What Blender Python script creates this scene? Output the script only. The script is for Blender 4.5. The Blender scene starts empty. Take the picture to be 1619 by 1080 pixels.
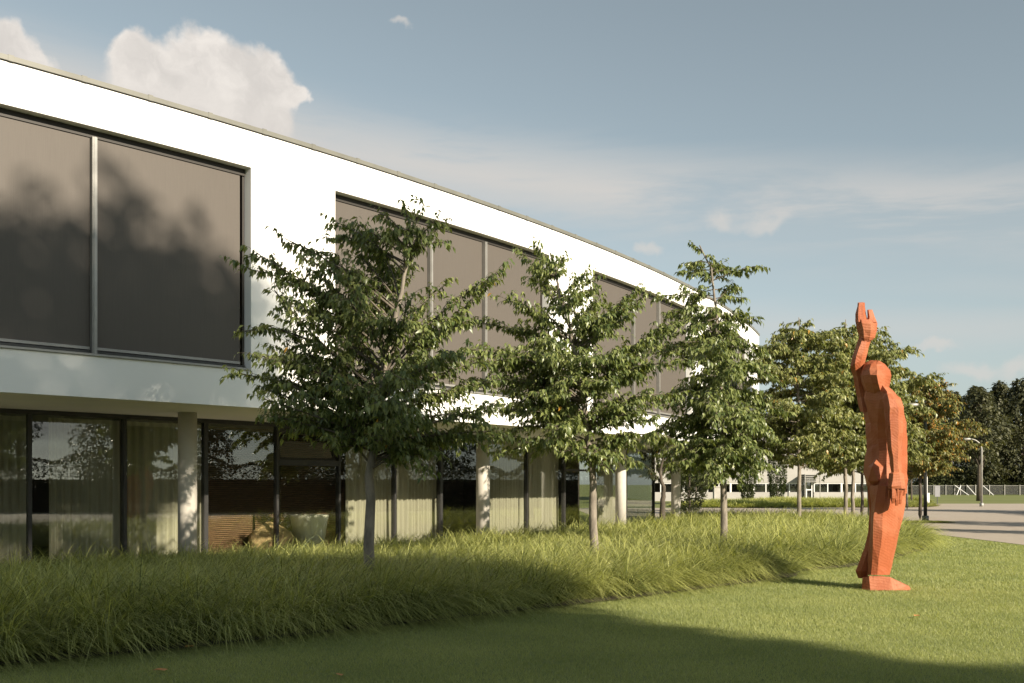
import bpy, bmesh, math, random
import numpy as np
from mathutils import Vector, Matrix

S = bpy.context.scene
COL = S.collection
R_ = math.radians

# ------------------------------------------------------------------ camera
EYE, FPX, HOR = 1.6, 1574.0, 765.0          # eye height, focal length and horizon row in photo pixels
cam_d = bpy.data.cameras.new('camera'); cam = bpy.data.objects.new('camera', cam_d); COL.objects.link(cam)
cam.location = (0, 0, EYE); cam.rotation_euler = (R_(90), 0, 0)
cam_d.lens = 35.0; cam_d.sensor_width = 36.0; cam_d.shift_y = 225.0/1619.0
cam_d.clip_start = 0.1; cam_d.clip_end = 3000
S.camera = cam
S.view_settings.view_transform = 'Standard'; S.view_settings.look = 'None'
S.view_settings.exposure = 0.95; S.view_settings.gamma = 1.0

# ------------------------------------------------------------------ sun
SUN_EL, SUN_AZ = R_(25.0), R_(135.5)         # azimuth clockwise from +Y: behind the camera to the right
sdir = Vector((math.sin(SUN_AZ)*math.cos(SUN_EL), math.cos(SUN_AZ)*math.cos(SUN_EL), math.sin(SUN_EL)))
sun_d = bpy.data.lights.new('sun', 'SUN'); sun = bpy.data.objects.new('sun', sun_d); COL.objects.link(sun)
sun_d.energy = 5.0; sun_d.angle = R_(0.5); sun_d.color = (1.0, 0.885, 0.715)
sun.rotation_euler = sdir.to_track_quat('Z', 'Y').to_euler()

# ------------------------------------------------------------------ node helper
class NT:
    def __init__(s, tree): s.t = tree
    def n(s, typ, ins=None, **kw):
        nd = s.t.nodes.new(typ)
        for k, v in kw.items(): setattr(nd, k, v)
        if ins:
            for k, v in ins.items():
                sock = nd.inputs[k]
                if isinstance(v, bpy.types.NodeSocket): s.t.links.new(v, sock)
                else: sock.default_value = v
        return nd
    def math(s, op, a, b=0.0, c=0.0, clamp=False):
        nd = s.n('ShaderNodeMath', {0: a, 1: b, 2: c}, operation=op); nd.use_clamp = clamp
        return nd.outputs[0]
    def mix(s, f, a, b, blend='MIX'):
        nd = s.n('ShaderNodeMix', data_type='RGBA', blend_type=blend)
        for i, v in ((0, f), (6, a), (7, b)):
            if isinstance(v, bpy.types.NodeSocket): s.t.links.new(v, nd.inputs[i])
            else: nd.inputs[i].default_value = v if not isinstance(v, tuple) or len(v) == 4 else (*v, 1)
        return nd.outputs[2]
    def ramp(s, f, stops, interp='LINEAR'):
        nd = s.n('ShaderNodeValToRGB', {0: f}); cr = nd.color_ramp; cr.interpolation = interp
        while len(cr.elements) < len(stops): cr.elements.new(0.5)
        for e, (p, c) in zip(cr.elements, stops):
            e.position = p; e.color = (c, c, c, 1) if isinstance(c, (int, float)) else (*c, 1)
        return nd.outputs[0]
    def smooth(s, v, a, b):
        return s.n('ShaderNodeMapRange', {0: v, 1: a, 2: b, 3: 0.0, 4: 1.0}, interpolation_type='SMOOTHSTEP').outputs[0]
    def noise(s, vec, scale, detail=4.0, rough=0.55, dist=0.0):
        return s.n('ShaderNodeTexNoise', {'Vector': vec, 'Scale': scale, 'Detail': detail, 'Roughness': rough, 'Distortion': dist}).outputs[0]

# ------------------------------------------------------------------ world: sky and clouds at infinity
W = bpy.data.worlds.new('World'); S.world = W; W.use_nodes = True
W.node_tree.nodes.clear(); w = NT(W.node_tree)
sky = w.n('ShaderNodeTexSky', sky_type='NISHITA', sun_disc=False, sun_elevation=SUN_EL, sun_rotation=SUN_AZ,
          air_density=1.0, dust_density=0.8, ozone_density=1.3)
tc = w.n('ShaderNodeTexCoord'); sep = w.n('ShaderNodeSeparateXYZ', {0: tc.outputs['Generated']})
az = w.math('ARCTAN2', sep.outputs[0], sep.outputs[1])
el = w.math('ARCSINE', sep.outputs[2])
cvec = w.n('ShaderNodeCombineXYZ', {0: az, 1: el, 2: 0.0}).outputs[0]
def a_e(px, py):                                # compass angle and height angle of a direction
    x, z = (px-809.5)/FPX, (HOR-py)/FPX
    return math.atan(x), math.atan(z/math.sqrt(1+x*x))
SKY_STR = 0.072
hsv = w.n('ShaderNodeHueSaturation', {'Saturation': 0.41, 'Value': 0.90, 'Color': sky.outputs[0]}).outputs[0]
col = w.mix(1.0, hsv, (0.915, 1.015, 0.985), 'MULTIPLY')
# high veil cloud: long streaks low over the horizon
sv = w.n('ShaderNodeMapping', {'Vector': cvec, 'Scale': (2.2, 15.0, 1.0), 'Rotation': (0, 0, R_(4.0)), 'Location': (0.35, 0.0, 3.1)}).outputs[0]
st = w.noise(sv, 1.0, 6.0, 0.6, 0.35)
def band(px0, py0, px1, py1, half, soft):       # veil band between two directions
    a0, e0 = a_e(px0, py0); a1, e1 = a_e(px1, py1)
    line = w.math('MULTIPLY_ADD', az, (e1-e0)/(a1-a0), e0-a0*(e1-e0)/(a1-a0))
    d = w.math('ABSOLUTE', w.math('SUBTRACT', el, line))
    d = w.math('ADD', d, w.math('MULTIPLY', w.math('SUBTRACT', st, 0.5), soft))
    return w.math('SUBTRACT', 1.0, w.smooth(d, 0.0, half))
b1 = w.math('MULTIPLY', band(560, 245, 1619, 335, 0.066, 0.07), 0.95)
b2 = w.math('MULTIPLY', band(1000, 505, 1619, 520, 0.035, 0.05), 0.45)
b3 = w.math('MULTIPLY', band(700, 330, 1619, 455, 0.030, 0.06), 0.18)
hz = w.math('MULTIPLY', w.math('SUBTRACT', 1.0, w.smooth(el, 0.0, 0.30)), 0.30)
fine = w.smooth(st, 0.38, 0.60)
veil = w.math('MAXIMUM', w.math('MAXIMUM', b1, b2), b3)
veil = w.math('MULTIPLY', veil, w.math('MULTIPLY_ADD', fine, 0.85, 0.15))
col = w.mix(hz, col, (4.1, 4.15, 4.05))
col = w.mix(veil, col, (4.7, 4.55, 4.35))
# heaped clouds: clusters of round heads broken up by noise
cn1 = w.n('ShaderNodeTexNoise', {'Vector': cvec, 'Scale': 26.0, 'Detail': 5.0, 'Roughness': 0.55}).outputs['Color']
warp = w.n('ShaderNodeVectorMath', {0: cn1, 1: (0.5, 0.5, 0.5)}, operation='SUBTRACT').outputs[0]
cn2 = w.n('ShaderNodeTexNoise', {'Vector': cvec, 'Scale': 8.0, 'Detail': 3.0, 'Roughness': 0.5}).outputs['Color']
warp2 = w.n('ShaderNodeVectorMath', {0: cn2, 1: (0.5, 0.5, 0.5)}, operation='SUBTRACT').outputs[0]
wv = w.n('ShaderNodeVectorMath', {0: warp, 1: (0.045, 0.040, 0.0), 2: cvec}, operation='MULTIPLY_ADD').outputs[0]
wv = w.n('ShaderNodeVectorMath', {0: warp2, 1: (0.05, 0.035, 0.0), 2: wv}, operation='MULTIPLY_ADD').outputs[0]
def heads(lst):
    out = None
    for px, py, rx, ry in lst:
        a, e = a_e(px, py)
        d = w.n('ShaderNodeVectorMath', {0: wv, 1: (a, e, 0)}, operation='SUBTRACT').outputs[0]
        d = w.n('ShaderNodeVectorMath', {0: d, 1: (FPX/rx*1.12, FPX/ry*1.12, 0)}, operation='MULTIPLY').outputs[0]
        l = w.n('ShaderNodeVectorMath', {0: d}, operation='LENGTH').outputs['Value']
        out = l if out is None else w.n('ShaderNodeMath', {0: out, 1: l, 2: 0.35}, operation='SMOOTH_MIN').outputs[0]
    return out
big = heads([(228, 108, 62, 52), (330, 108, 88, 64), (420, 122, 66, 58), (290, 175, 140, 80), (398, 165, 78, 76),
             (462, 142, 40, 30), (5, 85, 66, 50), (40, 100, 46, 34)])
small = heads([(1145, 345, 34, 20), (1215, 345, 58, 18), (1018, 394, 28, 11), (1485, 552, 40, 9), (1535, 583, 45, 15),
               (1600, 585, 40, 16), (640, 28, 20, 8)])
m1 = w.math('SUBTRACT', 1.0, w.smooth(big, 0.74, 1.04))
m2 = w.math('MULTIPLY', w.math('SUBTRACT', 1.0, w.smooth(small, 0.2, 1.2)), 0.60)
tex = w.noise(wv, 22.0, 5.0, 0.6)
lit = w.math('MULTIPLY_ADD', w.smooth(tex, 0.30, 0.72), 0.9, 0.0, clamp=True)
lo_e, hi_e = a_e(330, 215)[1], a_e(330, 50)[1]
lit = w.math('MULTIPLY', lit, w.math('MULTIPLY_ADD', w.smooth(el, lo_e, hi_e), 0.5, 0.5))
cc = w.mix(lit, (5.0, 4.7, 4.4), (7.0, 6.55, 6.05))
col = w.mix(w.math('MULTIPLY', m1, 0.97), col, cc)
col = w.mix(m2, col, (5.0, 4.75, 4.45))
bg = w.n('ShaderNodeBackground', {'Color': col, 'Strength': SKY_STR})
wo = w.n('ShaderNodeOutputWorld', {'Surface': bg.outputs[0]})

# ------------------------------------------------------------------ materials
def new_mat(name):
    m = bpy.data.materials.new(name); m.use_nodes = True; m.node_tree.nodes.clear()
    return m, NT(m.node_tree)
def finish(t, shader): t.n('ShaderNodeOutputMaterial', {'Surface': shader})
def plain(name, c, rough=0.6, var=0.12, scale=6.0, bump=0.0, metal=0.0, spec=0.5, bscale=60.0, stretch=(1, 1, 1)):
    m, t = new_mat(name)
    tc = t.n('ShaderNodeTexCoord').outputs['Object']
    v = t.n('ShaderNodeMapping', {'Vector': tc, 'Scale': stretch}).outputs[0]
    f = t.noise(v, scale, 6.0, 0.6)
    k0, k1 = 1-var, 1+var
    cl = t.mix(t.smooth(f, 0.3, 0.7), tuple(x*k0 for x in c), tuple(min(1, x*k1) for x in c))
    ins = {'Base Color': cl, 'Roughness': rough, 'Metallic': metal, 'Specular IOR Level': spec}
    if bump:
        b = t.n('ShaderNodeBump', {'Height': t.noise(v, bscale, 4.0, 0.6), 'Strength': bump, 'Distance': 0.01})
        ins['Normal'] = b.outputs[0]
    finish(t, t.n('ShaderNodeBsdfPrincipled', ins).outputs[0])
    return m
def leafmat(name, dark, light, trans=0.3, rough=0.42, odd=None, odd_at=0.985, spec=0.35):
    m, t = new_mat(name)
    r = t.n('ShaderNodeAttribute', attribute_name='rnd').outputs['Fac']
    c = t.mix(r, dark, light)
    if odd: c = t.mix(t.math('GREATER_THAN', r, odd_at), c, odd)
    p = t.n('ShaderNodeBsdfPrincipled', {'Base Color': c, 'Roughness': rough, 'Specular IOR Level': spec}).outputs[0]
    tl = t.n('ShaderNodeBsdfTranslucent', {'Color': t.mix(1.0, c, (1.25, 1.25, 0.55), 'MULTIPLY')}).outputs[0]
    finish(t, t.n('ShaderNodeMixShader', {0: trans, 1: p, 2: tl}).outputs[0])
    return m
M = {}
M['render_white'] = plain('white_render', (0.84, 0.83, 0.81), 0.75, 0.025, 0.9, 0.05, bscale=220)
M['soffit'] = plain('soffit_render', (0.78, 0.74, 0.66), 0.8, 0.03, 1.0)
M['coping'] = plain('coping_metal', (0.14, 0.138, 0.118), 0.5, 0.10, 2.0, metal=0.0)
M['frame_dark'] = plain('dark_frame', (0.028, 0.027, 0.026), 0.42, 0.15, 8.0)
M['frame_grey'] = plain('grey_aluminium', (0.30, 0.29, 0.27), 0.42, 0.08, 5.0, metal=0.4)
M['gap_shade'] = plain('recess_shade', (0.026, 0.022, 0.018), 0.6, 0.1, 3.0)  # near-black: shade of the window head recess is put into the colour
M['roof'] = plain('roof_gravel', (0.30, 0.29, 0.27), 0.9, 0.2, 4.0)
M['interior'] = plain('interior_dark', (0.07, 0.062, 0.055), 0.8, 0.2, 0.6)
M['concrete'] = plain('column_concrete', (0.47, 0.44, 0.385), 0.75, 0.07, 3.0, 0.12, bscale=90)
M['bark'] = plain('bark', (0.20, 0.172, 0.138), 0.9, 0.40, 9.0, 0.6, bscale=34, stretch=(1, 1, 0.35))
M['bark_dark'] = plain('bark_dark', (0.075, 0.06, 0.045), 0.9, 0.35, 9.0, 0.6, bscale=34, stretch=(1, 1, 0.35))
M['twig'] = plain('twig_bark', (0.12, 0.10, 0.075), 0.9, 0.3, 12.0)
M['leaf'] = leafmat('leaf', (0.072, 0.108, 0.033), (0.258, 0.288, 0.100), 0.32, 0.36, (0.42, 0.22, 0.03), 0.9992, spec=0.5)
M['leaf_light'] = leafmat('leaf_light', (0.105, 0.135, 0.042), (0.340, 0.340, 0.130), 0.32, 0.40, (0.42, 0.25, 0.05), 0.985, spec=0.5)
M['leaf_aut'] = leafmat('leaf_turning', (0.10, 0.115, 0.035), (0.30, 0.28, 0.10), 0.3, 0.4, (0.45, 0.23, 0.05), 0.88)
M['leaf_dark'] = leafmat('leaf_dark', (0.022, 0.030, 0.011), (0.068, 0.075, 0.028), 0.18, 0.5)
M['leaf_back'] = leafmat('leaf_backdrop', (0.045, 0.050, 0.025), (0.105, 0.105, 0.050), 0.2, 0.55)
M['yew'] = leafmat('yew_needles', (0.035, 0.050, 0.016), (0.085, 0.105, 0.035), 0.15, 0.5)
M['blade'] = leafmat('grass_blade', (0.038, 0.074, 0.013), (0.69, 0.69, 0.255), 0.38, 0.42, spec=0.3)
M['turf_blade'] = leafmat('turf_blade', (0.195, 0.240, 0.085), (0.46, 0.47, 0.20), 0.42, 0.5)
M['white_paint'] = plain('white_paint', (0.72, 0.71, 0.69), 0.5, 0.05, 3.0)
M['steel_dark'] = plain('dark_steel', (0.10, 0.105, 0.105), 0.45, 0.1, 4.0, metal=0.5)
M['galv'] = plain('galvanised_steel', (0.30, 0.29, 0.265), 0.5, 0.12, 6.0, metal=0.3)
M['sign_grey'] = plain('sign_grey', (0.20, 0.20, 0.21), 0.5, 0.1, 5.0)
M['far_wall'] = plain('far_cladding', (0.33, 0.315, 0.29), 0.6, 0.06, 0.5)
M['stone_grey'] = plain('grey_stone', (0.40, 0.375, 0.34), 0.8, 0.12, 3.0)
M['sandstone'] = plain('sandstone', (0.62, 0.42, 0.22), 0.85, 0.28, 7.0, 0.6, bscale=14)
M['pot'] = plain('pot_glaze', (0.74, 0.70, 0.60), 0.5, 0.06, 4.0)
M['wood_blind'] = plain('wood_slats', (0.21, 0.12, 0.068), 0.55, 0.25, 5.0, stretch=(1, 1, 8))
M['fallen'] = plain('fallen_leaf', (0.45, 0.20, 0.06), 0.7, 0.2, 20.0)
M['soil'] = plain('soil', (0.05, 0.042, 0.022), 0.95, 0.4, 5.0, 0.5, bscale=25)
M['terrace'] = plain('terrace_slabs', (0.34, 0.32, 0.28), 0.8, 0.1, 2.0)

def m_curtain():
    m, t = new_mat('curtain_cloth')
    tc = t.n('ShaderNodeTexCoord').outputs['Object']
    f = t.noise(t.n('ShaderNodeMapping', {'Vector': tc, 'Scale': (9, 9, 0.15)}).outputs[0], 3.0, 3.0)
    c = t.mix(f, (0.43, 0.385, 0.30), (0.60, 0.555, 0.45))
    d = t.n('ShaderNodeBsdfDiffuse', {'Color': c}).outputs[0]
    tl = t.n('ShaderNodeBsdfTranslucent', {'Color': c}).outputs[0]
    finish(t, t.n('ShaderNodeMixShader', {0: 0.2, 1: d, 2: tl}).outputs[0]); return m
M['curtain'] = m_curtain()

def m_screen():                                 # woven roller screen
    m, t = new_mat('screen_cloth')
    tc = t.n('ShaderNodeTexCoord').outputs['Object']
    f = t.noise(t.n('ShaderNodeMapping', {'Vector': tc, 'Scale': (30, 30, 0.8)}).outputs[0], 3.0, 4.0)
    g = t.noise(tc, 0.5, 2.0)
    c = t.mix(f, (0.079, 0.068, 0.059), (0.103, 0.089, 0.076))
    c = t.mix(t.math('MULTIPLY', g, 0.3), c, (0.11, 0.096, 0.083))
    b = t.n('ShaderNodeBump', {'Height': f, 'Strength': 0.12, 'Distance': 0.01})
    p = t.n('ShaderNodeBsdfPrincipled', {'Base Color': c, 'Roughness': 0.62, 'Specular IOR Level': 0.35, 'Normal': b.outputs[0]})
    finish(t, p.outputs[0]); return m
M['screen'] = m_screen()

def m_glass():
    m, t = new_mat('window_glass')
    tc = t.n('ShaderNodeTexCoord').outputs['Object']
    b = t.n('ShaderNodeBump', {'Height': t.noise(tc, 0.9, 2.0), 'Strength': 0.004, 'Distance': 0.05})
    fc = t.n('ShaderNodeLayerWeight', {'Blend': 0.5}).outputs['Facing']
    fr = t.math('MULTIPLY_ADD', t.math('POWER', fc, 4.0), 0.9, 0.085, clamp=True)
    tr = t.n('ShaderNodeBsdfTransparent', {'Color': (0.90, 0.92, 0.89, 1)}).outputs[0]
    gl = t.n('ShaderNodeBsdfGlossy', {'Color': (0.92, 0.94, 0.93, 1), 'Roughness': 0.004, 'Normal': b.outputs[0]}).outputs[0]
    finish(t, t.n('ShaderNodeMixShader', {0: fr, 1: tr, 2: gl}).outputs[0]); return m
M['glass'] = m_glass()

def m_ground(name, c1, c2, c3, s1, s2):
    m, t = new_mat(name)
    tc = t.n('ShaderNodeTexCoord').outputs['Object']
    a = t.noise(tc, s1, 5.0, 0.6); b = t.noise(tc, s2, 6.0, 0.7); c = t.noise(tc, s2*7, 3.0, 0.7)
    cl = t.mix(t.smooth(a, 0.35, 0.65), c1, c2); cl = t.mix(t.math('MULTIPLY', t.smooth(b, 0.4, 0.75), 0.6), cl, c3)
    bp = t.n('ShaderNodeBump', {'Height': c, 'Strength': 0.6, 'Distance': 0.02})
    finish(t, t.n('ShaderNodeBsdfPrincipled', {'Base Color': cl, 'Roughness': 0.9, 'Specular IOR Level': 0.15, 'Normal': bp.outputs[0]}).outputs[0])
    return m
M['turf'] = m_ground('turf', (0.145, 0.18, 0.064), (0.195, 0.22, 0.085), (0.25, 0.245, 0.115), 0.35, 5.0)
M['field'] = m_ground('field_grass', (0.125, 0.150, 0.045), (0.165, 0.180, 0.065), (0.190, 0.185, 0.085), 0.06, 0.9)

def m_paving():
    m, t = new_mat('paving')
    tc = t.n('ShaderNodeTexCoord').outputs['Object']
    br = t.n('ShaderNodeTexBrick', {'Vector': tc, 'Color1': (0.33, 0.275, 0.215, 1), 'Color2': (0.38, 0.32, 0.255, 1),
             'Mortar': (0.30, 0.26, 0.21, 1), 'Scale': 2.2, 'Mortar Size': 0.012})
    n = t.noise(tc, 0.25, 5.0, 0.6)
    c = t.mix(t.math('MULTIPLY', t.smooth(n, 0.35, 0.7), 0.35), br.outputs['Color'], (0.36, 0.315, 0.26))
    finish(t, t.n('ShaderNodeBsdfPrincipled', {'Base Color': c, 'Roughness': 0.85}).outputs[0]); return m
M['paving'] = m_paving()

def m_carved():                                 # red-brown stained wood with saw marks, grain and drying cracks
    m, t = new_mat('carved_wood')
    tc = t.n('ShaderNodeTexCoord').outputs['Object']
    vo = t.n('ShaderNodeTexVoronoi', {'Vector': tc, 'Scale': 3.2})
    rot = t.n('ShaderNodeVectorMath', {0: vo.outputs['Color'], 1: (0.5, 0.5, 0.5)}, operation='SUBTRACT').outputs[0]
    rv = t.n('ShaderNodeVectorMath', {0: rot, 1: (0.9, 0.9, 0.5)}, operation='MULTIPLY').outputs[0]
    dirv = t.n('ShaderNodeVectorMath', {0: rv, 1: (0.25, 0.1, 1.0)}, operation='ADD').outputs[0]
    h = t.n('ShaderNodeVectorMath', {0: tc, 1: dirv}, operation='DOT_PRODUCT').outputs['Value']
    saw = t.math('SINE', t.math('MULTIPLY_ADD', h, 140.0, t.math('MULTIPLY', t.noise(tc, 9.0), 9.0)))
    grain = t.noise(t.n('ShaderNodeMapping', {'Vector': tc, 'Scale': (26, 26, 1.1)}).outputs[0], 2.0, 5.0, 0.65)
    crk = t.noise(t.n('ShaderNodeMapping', {'Vector': tc, 'Scale': (15, 15, 0.55), 'Location': (3, 1, 2)}).outputs[0], 1.4, 3.0, 0.5)
    crack = t.math('SUBTRACT', 1.0, t.smooth(t.math('ABSOLUTE', t.math('SUBTRACT', crk, 0.5)), 0.0, 0.010))
    crack = t.math('MULTIPLY', crack, t.smooth(t.noise(tc, 2.3), 0.52, 0.62))
    pat = t.smooth(t.noise(tc, 2.0, 3.0), 0.4, 0.65)
    c = t.mix(grain, (0.225, 0.052, 0.018), (0.39, 0.115, 0.044))
    c = t.mix(t.math('MULTIPLY', pat, 0.45), c, (0.43, 0.175, 0.092))
    c = t.mix(t.math('MULTIPLY', t.math('MULTIPLY', t.smooth(saw, 0.2, 0.95), t.smooth(t.noise(tc, 2.7, 2.0), 0.54, 0.66)), 0.26), c, (0.15, 0.04, 0.016))
    c = t.mix(t.math('MULTIPLY', crack, 0.85), c, (0.05, 0.018, 0.010))
    hgt = t.math('ADD', t.math('MULTIPLY', saw, 0.16), t.math('ADD', grain, t.math('MULTIPLY', crack, -1.2)))
    b = t.n('ShaderNodeBump', {'Height': hgt, 'Strength': 0.6, 'Distance': 0.008})
    finish(t, t.n('ShaderNodeBsdfPrincipled', {'Base Color': c, 'Roughness': 0.62, 'Specular IOR Level': 0.3, 'Normal': b.outputs[0]}).outputs[0])
    return m
M['carved'] = m_carved()

# ------------------------------------------------------------------ object helpers
def tag(o, label=None, cat=None, group=None, kind=None):
    if label: o['label'] = label
    if cat: o['category'] = cat
    if group: o['group'] = group
    if kind: o['kind'] = kind
    return o
def empty(name, loc, label, cat, group=None, rz=0):
    o = bpy.data.objects.new(name, None); COL.objects.link(o); o.location = loc; o.rotation_euler = (0, 0, rz)
    o.empty_display_size = 0.3
    return tag(o, label, cat, group)
def link_mesh(name, me, mat, parent=None, loc=None, smooth=False):
    o = bpy.data.objects.new(name, me); COL.objects.link(o)
    if mat: me.materials.append(mat)
    if parent: o.parent = parent
    if loc is not None: o.location = loc
    if smooth: me.polygons.foreach_set('use_smooth', [True]*len(me.polygons))
    return o
class MB:
    """collects verts and faces for ONE mesh object"""
    def __init__(s): s.v = []; s.f = []
    def add(s, vs, fs):
        k = len(s.v); s.v += [tuple(p) for p in vs]; s.f += [tuple(i+k for i in f) for f in fs]
    def box(s, x0, x1, y0, y1, z0, z1):
        s.add([(x, y, z) for z in (z0, z1) for y in (y0, y1) for x in (x0, x1)],
              [(0, 2, 3, 1), (4, 5, 7, 6), (0, 1, 5, 4), (1, 3, 7, 5), (3, 2, 6, 7), (2, 0, 4, 6)])
    def hexa(s, a, b):                          # two quads a (bottom) and b (top)
        s.add(list(a)+list(b), [(3, 2, 1, 0), (4, 5, 6, 7), (0, 1, 5, 4), (1, 2, 6, 5), (2, 3, 7, 6), (3, 0, 4, 7)])
    def tube(s, pts, rad, n=8, cap=True):
        pts = [Vector(p) for p in pts]
        if not hasattr(rad, '__len__'): rad = [rad]*len(pts)
        rings = []; u = None
        for i, p in enumerate(pts):
            d = (pts[min(i+1, len(pts)-1)]-pts[max(i-1, 0)]).normalized()
            if u is None: u = d.orthogonal().normalized()
            u = (u-d*u.dot(d)).normalized(); vv = d.cross(u)
            rings.append([p+(u*math.cos(2*math.pi*k/n)+vv*math.sin(2*math.pi*k/n))*rad[i] for k in range(n)])
        vs = [q for r in rings for q in r]; fs = []
        for i in range(len(pts)-1):
            for k in range(n):
                a, b = i*n+k, i*n+(k+1) % n
                fs.append((a, b, b+n, a+n))
        if cap: fs += [tuple(range(n))[::-1], tuple(range((len(pts)-1)*n, len(pts)*n))]
        s.add(vs, fs)
    def build(s, name, mat, parent=None, loc=None, smooth=False):
        me = bpy.data.meshes.new(name); me.from_pydata(s.v, [], s.f); me.validate(); me.update()
        bm = bmesh.new(); bm.from_mesh(me); bmesh.ops.recalc_face_normals(bm, faces=bm.faces); bm.to_mesh(me); bm.free()
        return link_mesh(name, me, mat, parent, loc, smooth)
def fast_mesh(name, verts, faces, rnd=None):
    """numpy mesh: verts (n,3), faces (m,k)"""
    me = bpy.data.meshes.new(name); m, k = faces.shape
    me.vertices.add(len(verts)); me.vertices.foreach_set('co', np.ascontiguousarray(verts, np.float32).ravel())
    me.loops.add(m*k); me.loops.foreach_set('vertex_index', np.ascontiguousarray(faces, np.int32).ravel())
    me.polygons.add(m); me.polygons.foreach_set('loop_start', np.arange(0, m*k, k, dtype=np.int32))
    me.update(calc_edges=True)
    if rnd is not None:
        at = me.attributes.new('rnd', 'FLOAT', 'POINT'); at.data.foreach_set('value', np.ascontiguousarray(rnd, np.float32))
    return me
def at(px, py, D):                               # photo pixel at a distance -> point of the place
    return Vector(((px-809.5)/FPX*D, D, EYE+(HOR-py)/FPX*D))
def gx(px, D): return (px-809.5)/FPX*D

# ------------------------------------------------------------------ setting: ground, paving
def sheet(name, pts, z, mat, kind='structure', label=None):
    mb = MB(); mb.add([(x, y, z) for x, y in pts], [tuple(range(len(pts)))])
    o = mb.build(name, mat); tag(o, kind=kind)
    return o
sheet('ground', [(-900, -900), (900, -900), (900, 2200), (-900, 2200)], 0.0, M['field'])
sheet('lawn', [(-30, -40), (13.2, -40), (13.2, 24), (13.25, 28), (13.2, 33.0), (13.1, 41.0), (6, 41.2), (-30, 41.2)], 0.004, M['turf'])
sheet('pavement', [(13.35, -40), (130, -40), (130, 79), (30, 80), (24, 79), (22, 66.5), (4, 65.5), (4, 41.35), (13.25, 41.15), (13.35, 33), (13.4, 28), (13.35, 24)], 0.006, M['paving'])

# ------------------------------------------------------------------ office building: an arc in plan
CX, CY, RF = -56.99, 65.52, 71.56
Z_TOP, Z_HEAD, Z_SILL, Z_SOF = 7.60, 6.985, 3.525, 2.90
def th_px(px, R):                                # angle where the sight line of column px meets the arc of radius R
    d = Vector(((px-809.5)/FPX, 1.0)); c = Vector((CX, CY))
    a = d.dot(d); b = -2*d.dot(c); cc = c.dot(c)-R*R
    disc = b*b-4*a*cc
    t = (-b-math.sqrt(disc))/(2*a) if R*R < 1e9 else 0
    # the wanted crossing lies on the outer (right-front) side of the arc
    cand = [(-b-math.sqrt(disc))/(2*a), (-b+math.sqrt(disc))/(2*a)]
    cand = [q for q in cand if q > 5]
    q = min(cand); p = d*q
    return math.atan2(p.y-CY, p.x-CX)
def P(th, R, z): return (CX+R*math.cos(th), CY+R*math.sin(th), z)
def arcs(t0, t1, step=0.6, R=RF):
    n = max(1, int(abs(t1-t0)*R/step+0.5)); return [t0+(t1-t0)*i/n for i in range(n+1)]
def arc_slab(mb, t0, t1, R0, R1, z0, z1, step=0.6):
    ts = arcs(t0, t1, step); n = len(ts); vs = []; fs = []
    for t in ts: vs += [P(t, R0, z0), P(t, R1, z0), P(t, R1, z1), P(t, R0, z1)]
    for i in range(n-1):
        for k in range(4):
            a, b = i*4+k, i*4+(k+1) % 4; fs.append((a, b, b+4, a+4))
    fs += [(0, 1, 2, 3), tuple((n-1)*4+k for k in (3, 2, 1, 0))]
    mb.add(vs, fs)
T_END = th_px(1200, RF); T_BEG = th_px(0, RF)-0.085
wins = [(T_BEG+0.012, th_px(397, RF), [148, -150]), (th_px(530, RF), th_px(868.7, RF), [680, 766]),
        (th_px(937.5, RF), th_px(1094, RF), [1000.5, 1040.5]), (th_px(1121, RF), th_px(1185, RF), [1163])]
BLD = empty('office_building', P(th_px(600, RF), RF, 0), 'long white two storey office curving away over a recessed glazed ground floor', 'building')
bo = Vector(BLD.location)
def bpart(mb, name, mat, parent=None, smooth=False):
    par = parent or BLD
    o = mb.build(name, mat, par, None, smooth); o.location = -bo if par is BLD else (0, 0, 0)
    return o
# white outer shell with the four window openings
mb = MB(); cuts = [T_BEG]
for a, b, _ in wins: cuts += [a, b]
cuts += [T_END]; zs = [Z_SOF, Z_SILL, Z_HEAD, Z_TOP]; DEP = 0.24
def hole(i, j): return 0 <= i < len(cuts)-1 and i % 2 == 1 and j == 1
for i in range(len(cuts)-1):
    for j in range(3):
        ts = arcs(cuts[i], cuts[i+1])
        for k in range(len(ts)-1):
            t0, t1 = ts[k], ts[k+1]
            if not hole(i, j): mb.add([P(t0, RF, zs[j]), P(t1, RF, zs[j]), P(t1, RF, zs[j+1]), P(t0, RF, zs[j+1])], [(0, 1, 2, 3)])
            else:
                mb.add([P(t0, RF, zs[j]), P(t1, RF, zs[j]), P(t1, RF-DEP, zs[j]), P(t0, RF-DEP, zs[j])], [(0, 1, 2, 3)])
                mb.add([P(t0, RF, zs[j+1]), P(t1, RF, zs[j+1]), P(t1, RF-DEP, zs[j+1]), P(t0, RF-DEP, zs[j+1])], [(0, 1, 2, 3)])
        if hole(i, j):
            for t in (cuts[i], cuts[i+1]): mb.add([P(t, RF, zs[1]), P(t, RF-DEP, zs[1]), P(t, RF-DEP, zs[2]), P(t, RF, zs[2])], [(0, 1, 2, 3)])
mb.add([P(T_END, RF, Z_SOF), P(T_END, RF-14, Z_SOF), P(T_END, RF-14, Z_TOP), P(T_END, RF, Z_TOP)], [(0, 1, 2, 3)])
mb.add([P(T_BEG, RF, Z_SOF), P(T_BEG, RF-14, Z_SOF), P(T_BEG, RF-14, Z_TOP), P(T_BEG, RF, Z_TOP)], [(0, 1, 2, 3)])
ts = arcs(T_BEG, T_END, 1.2)
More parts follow.
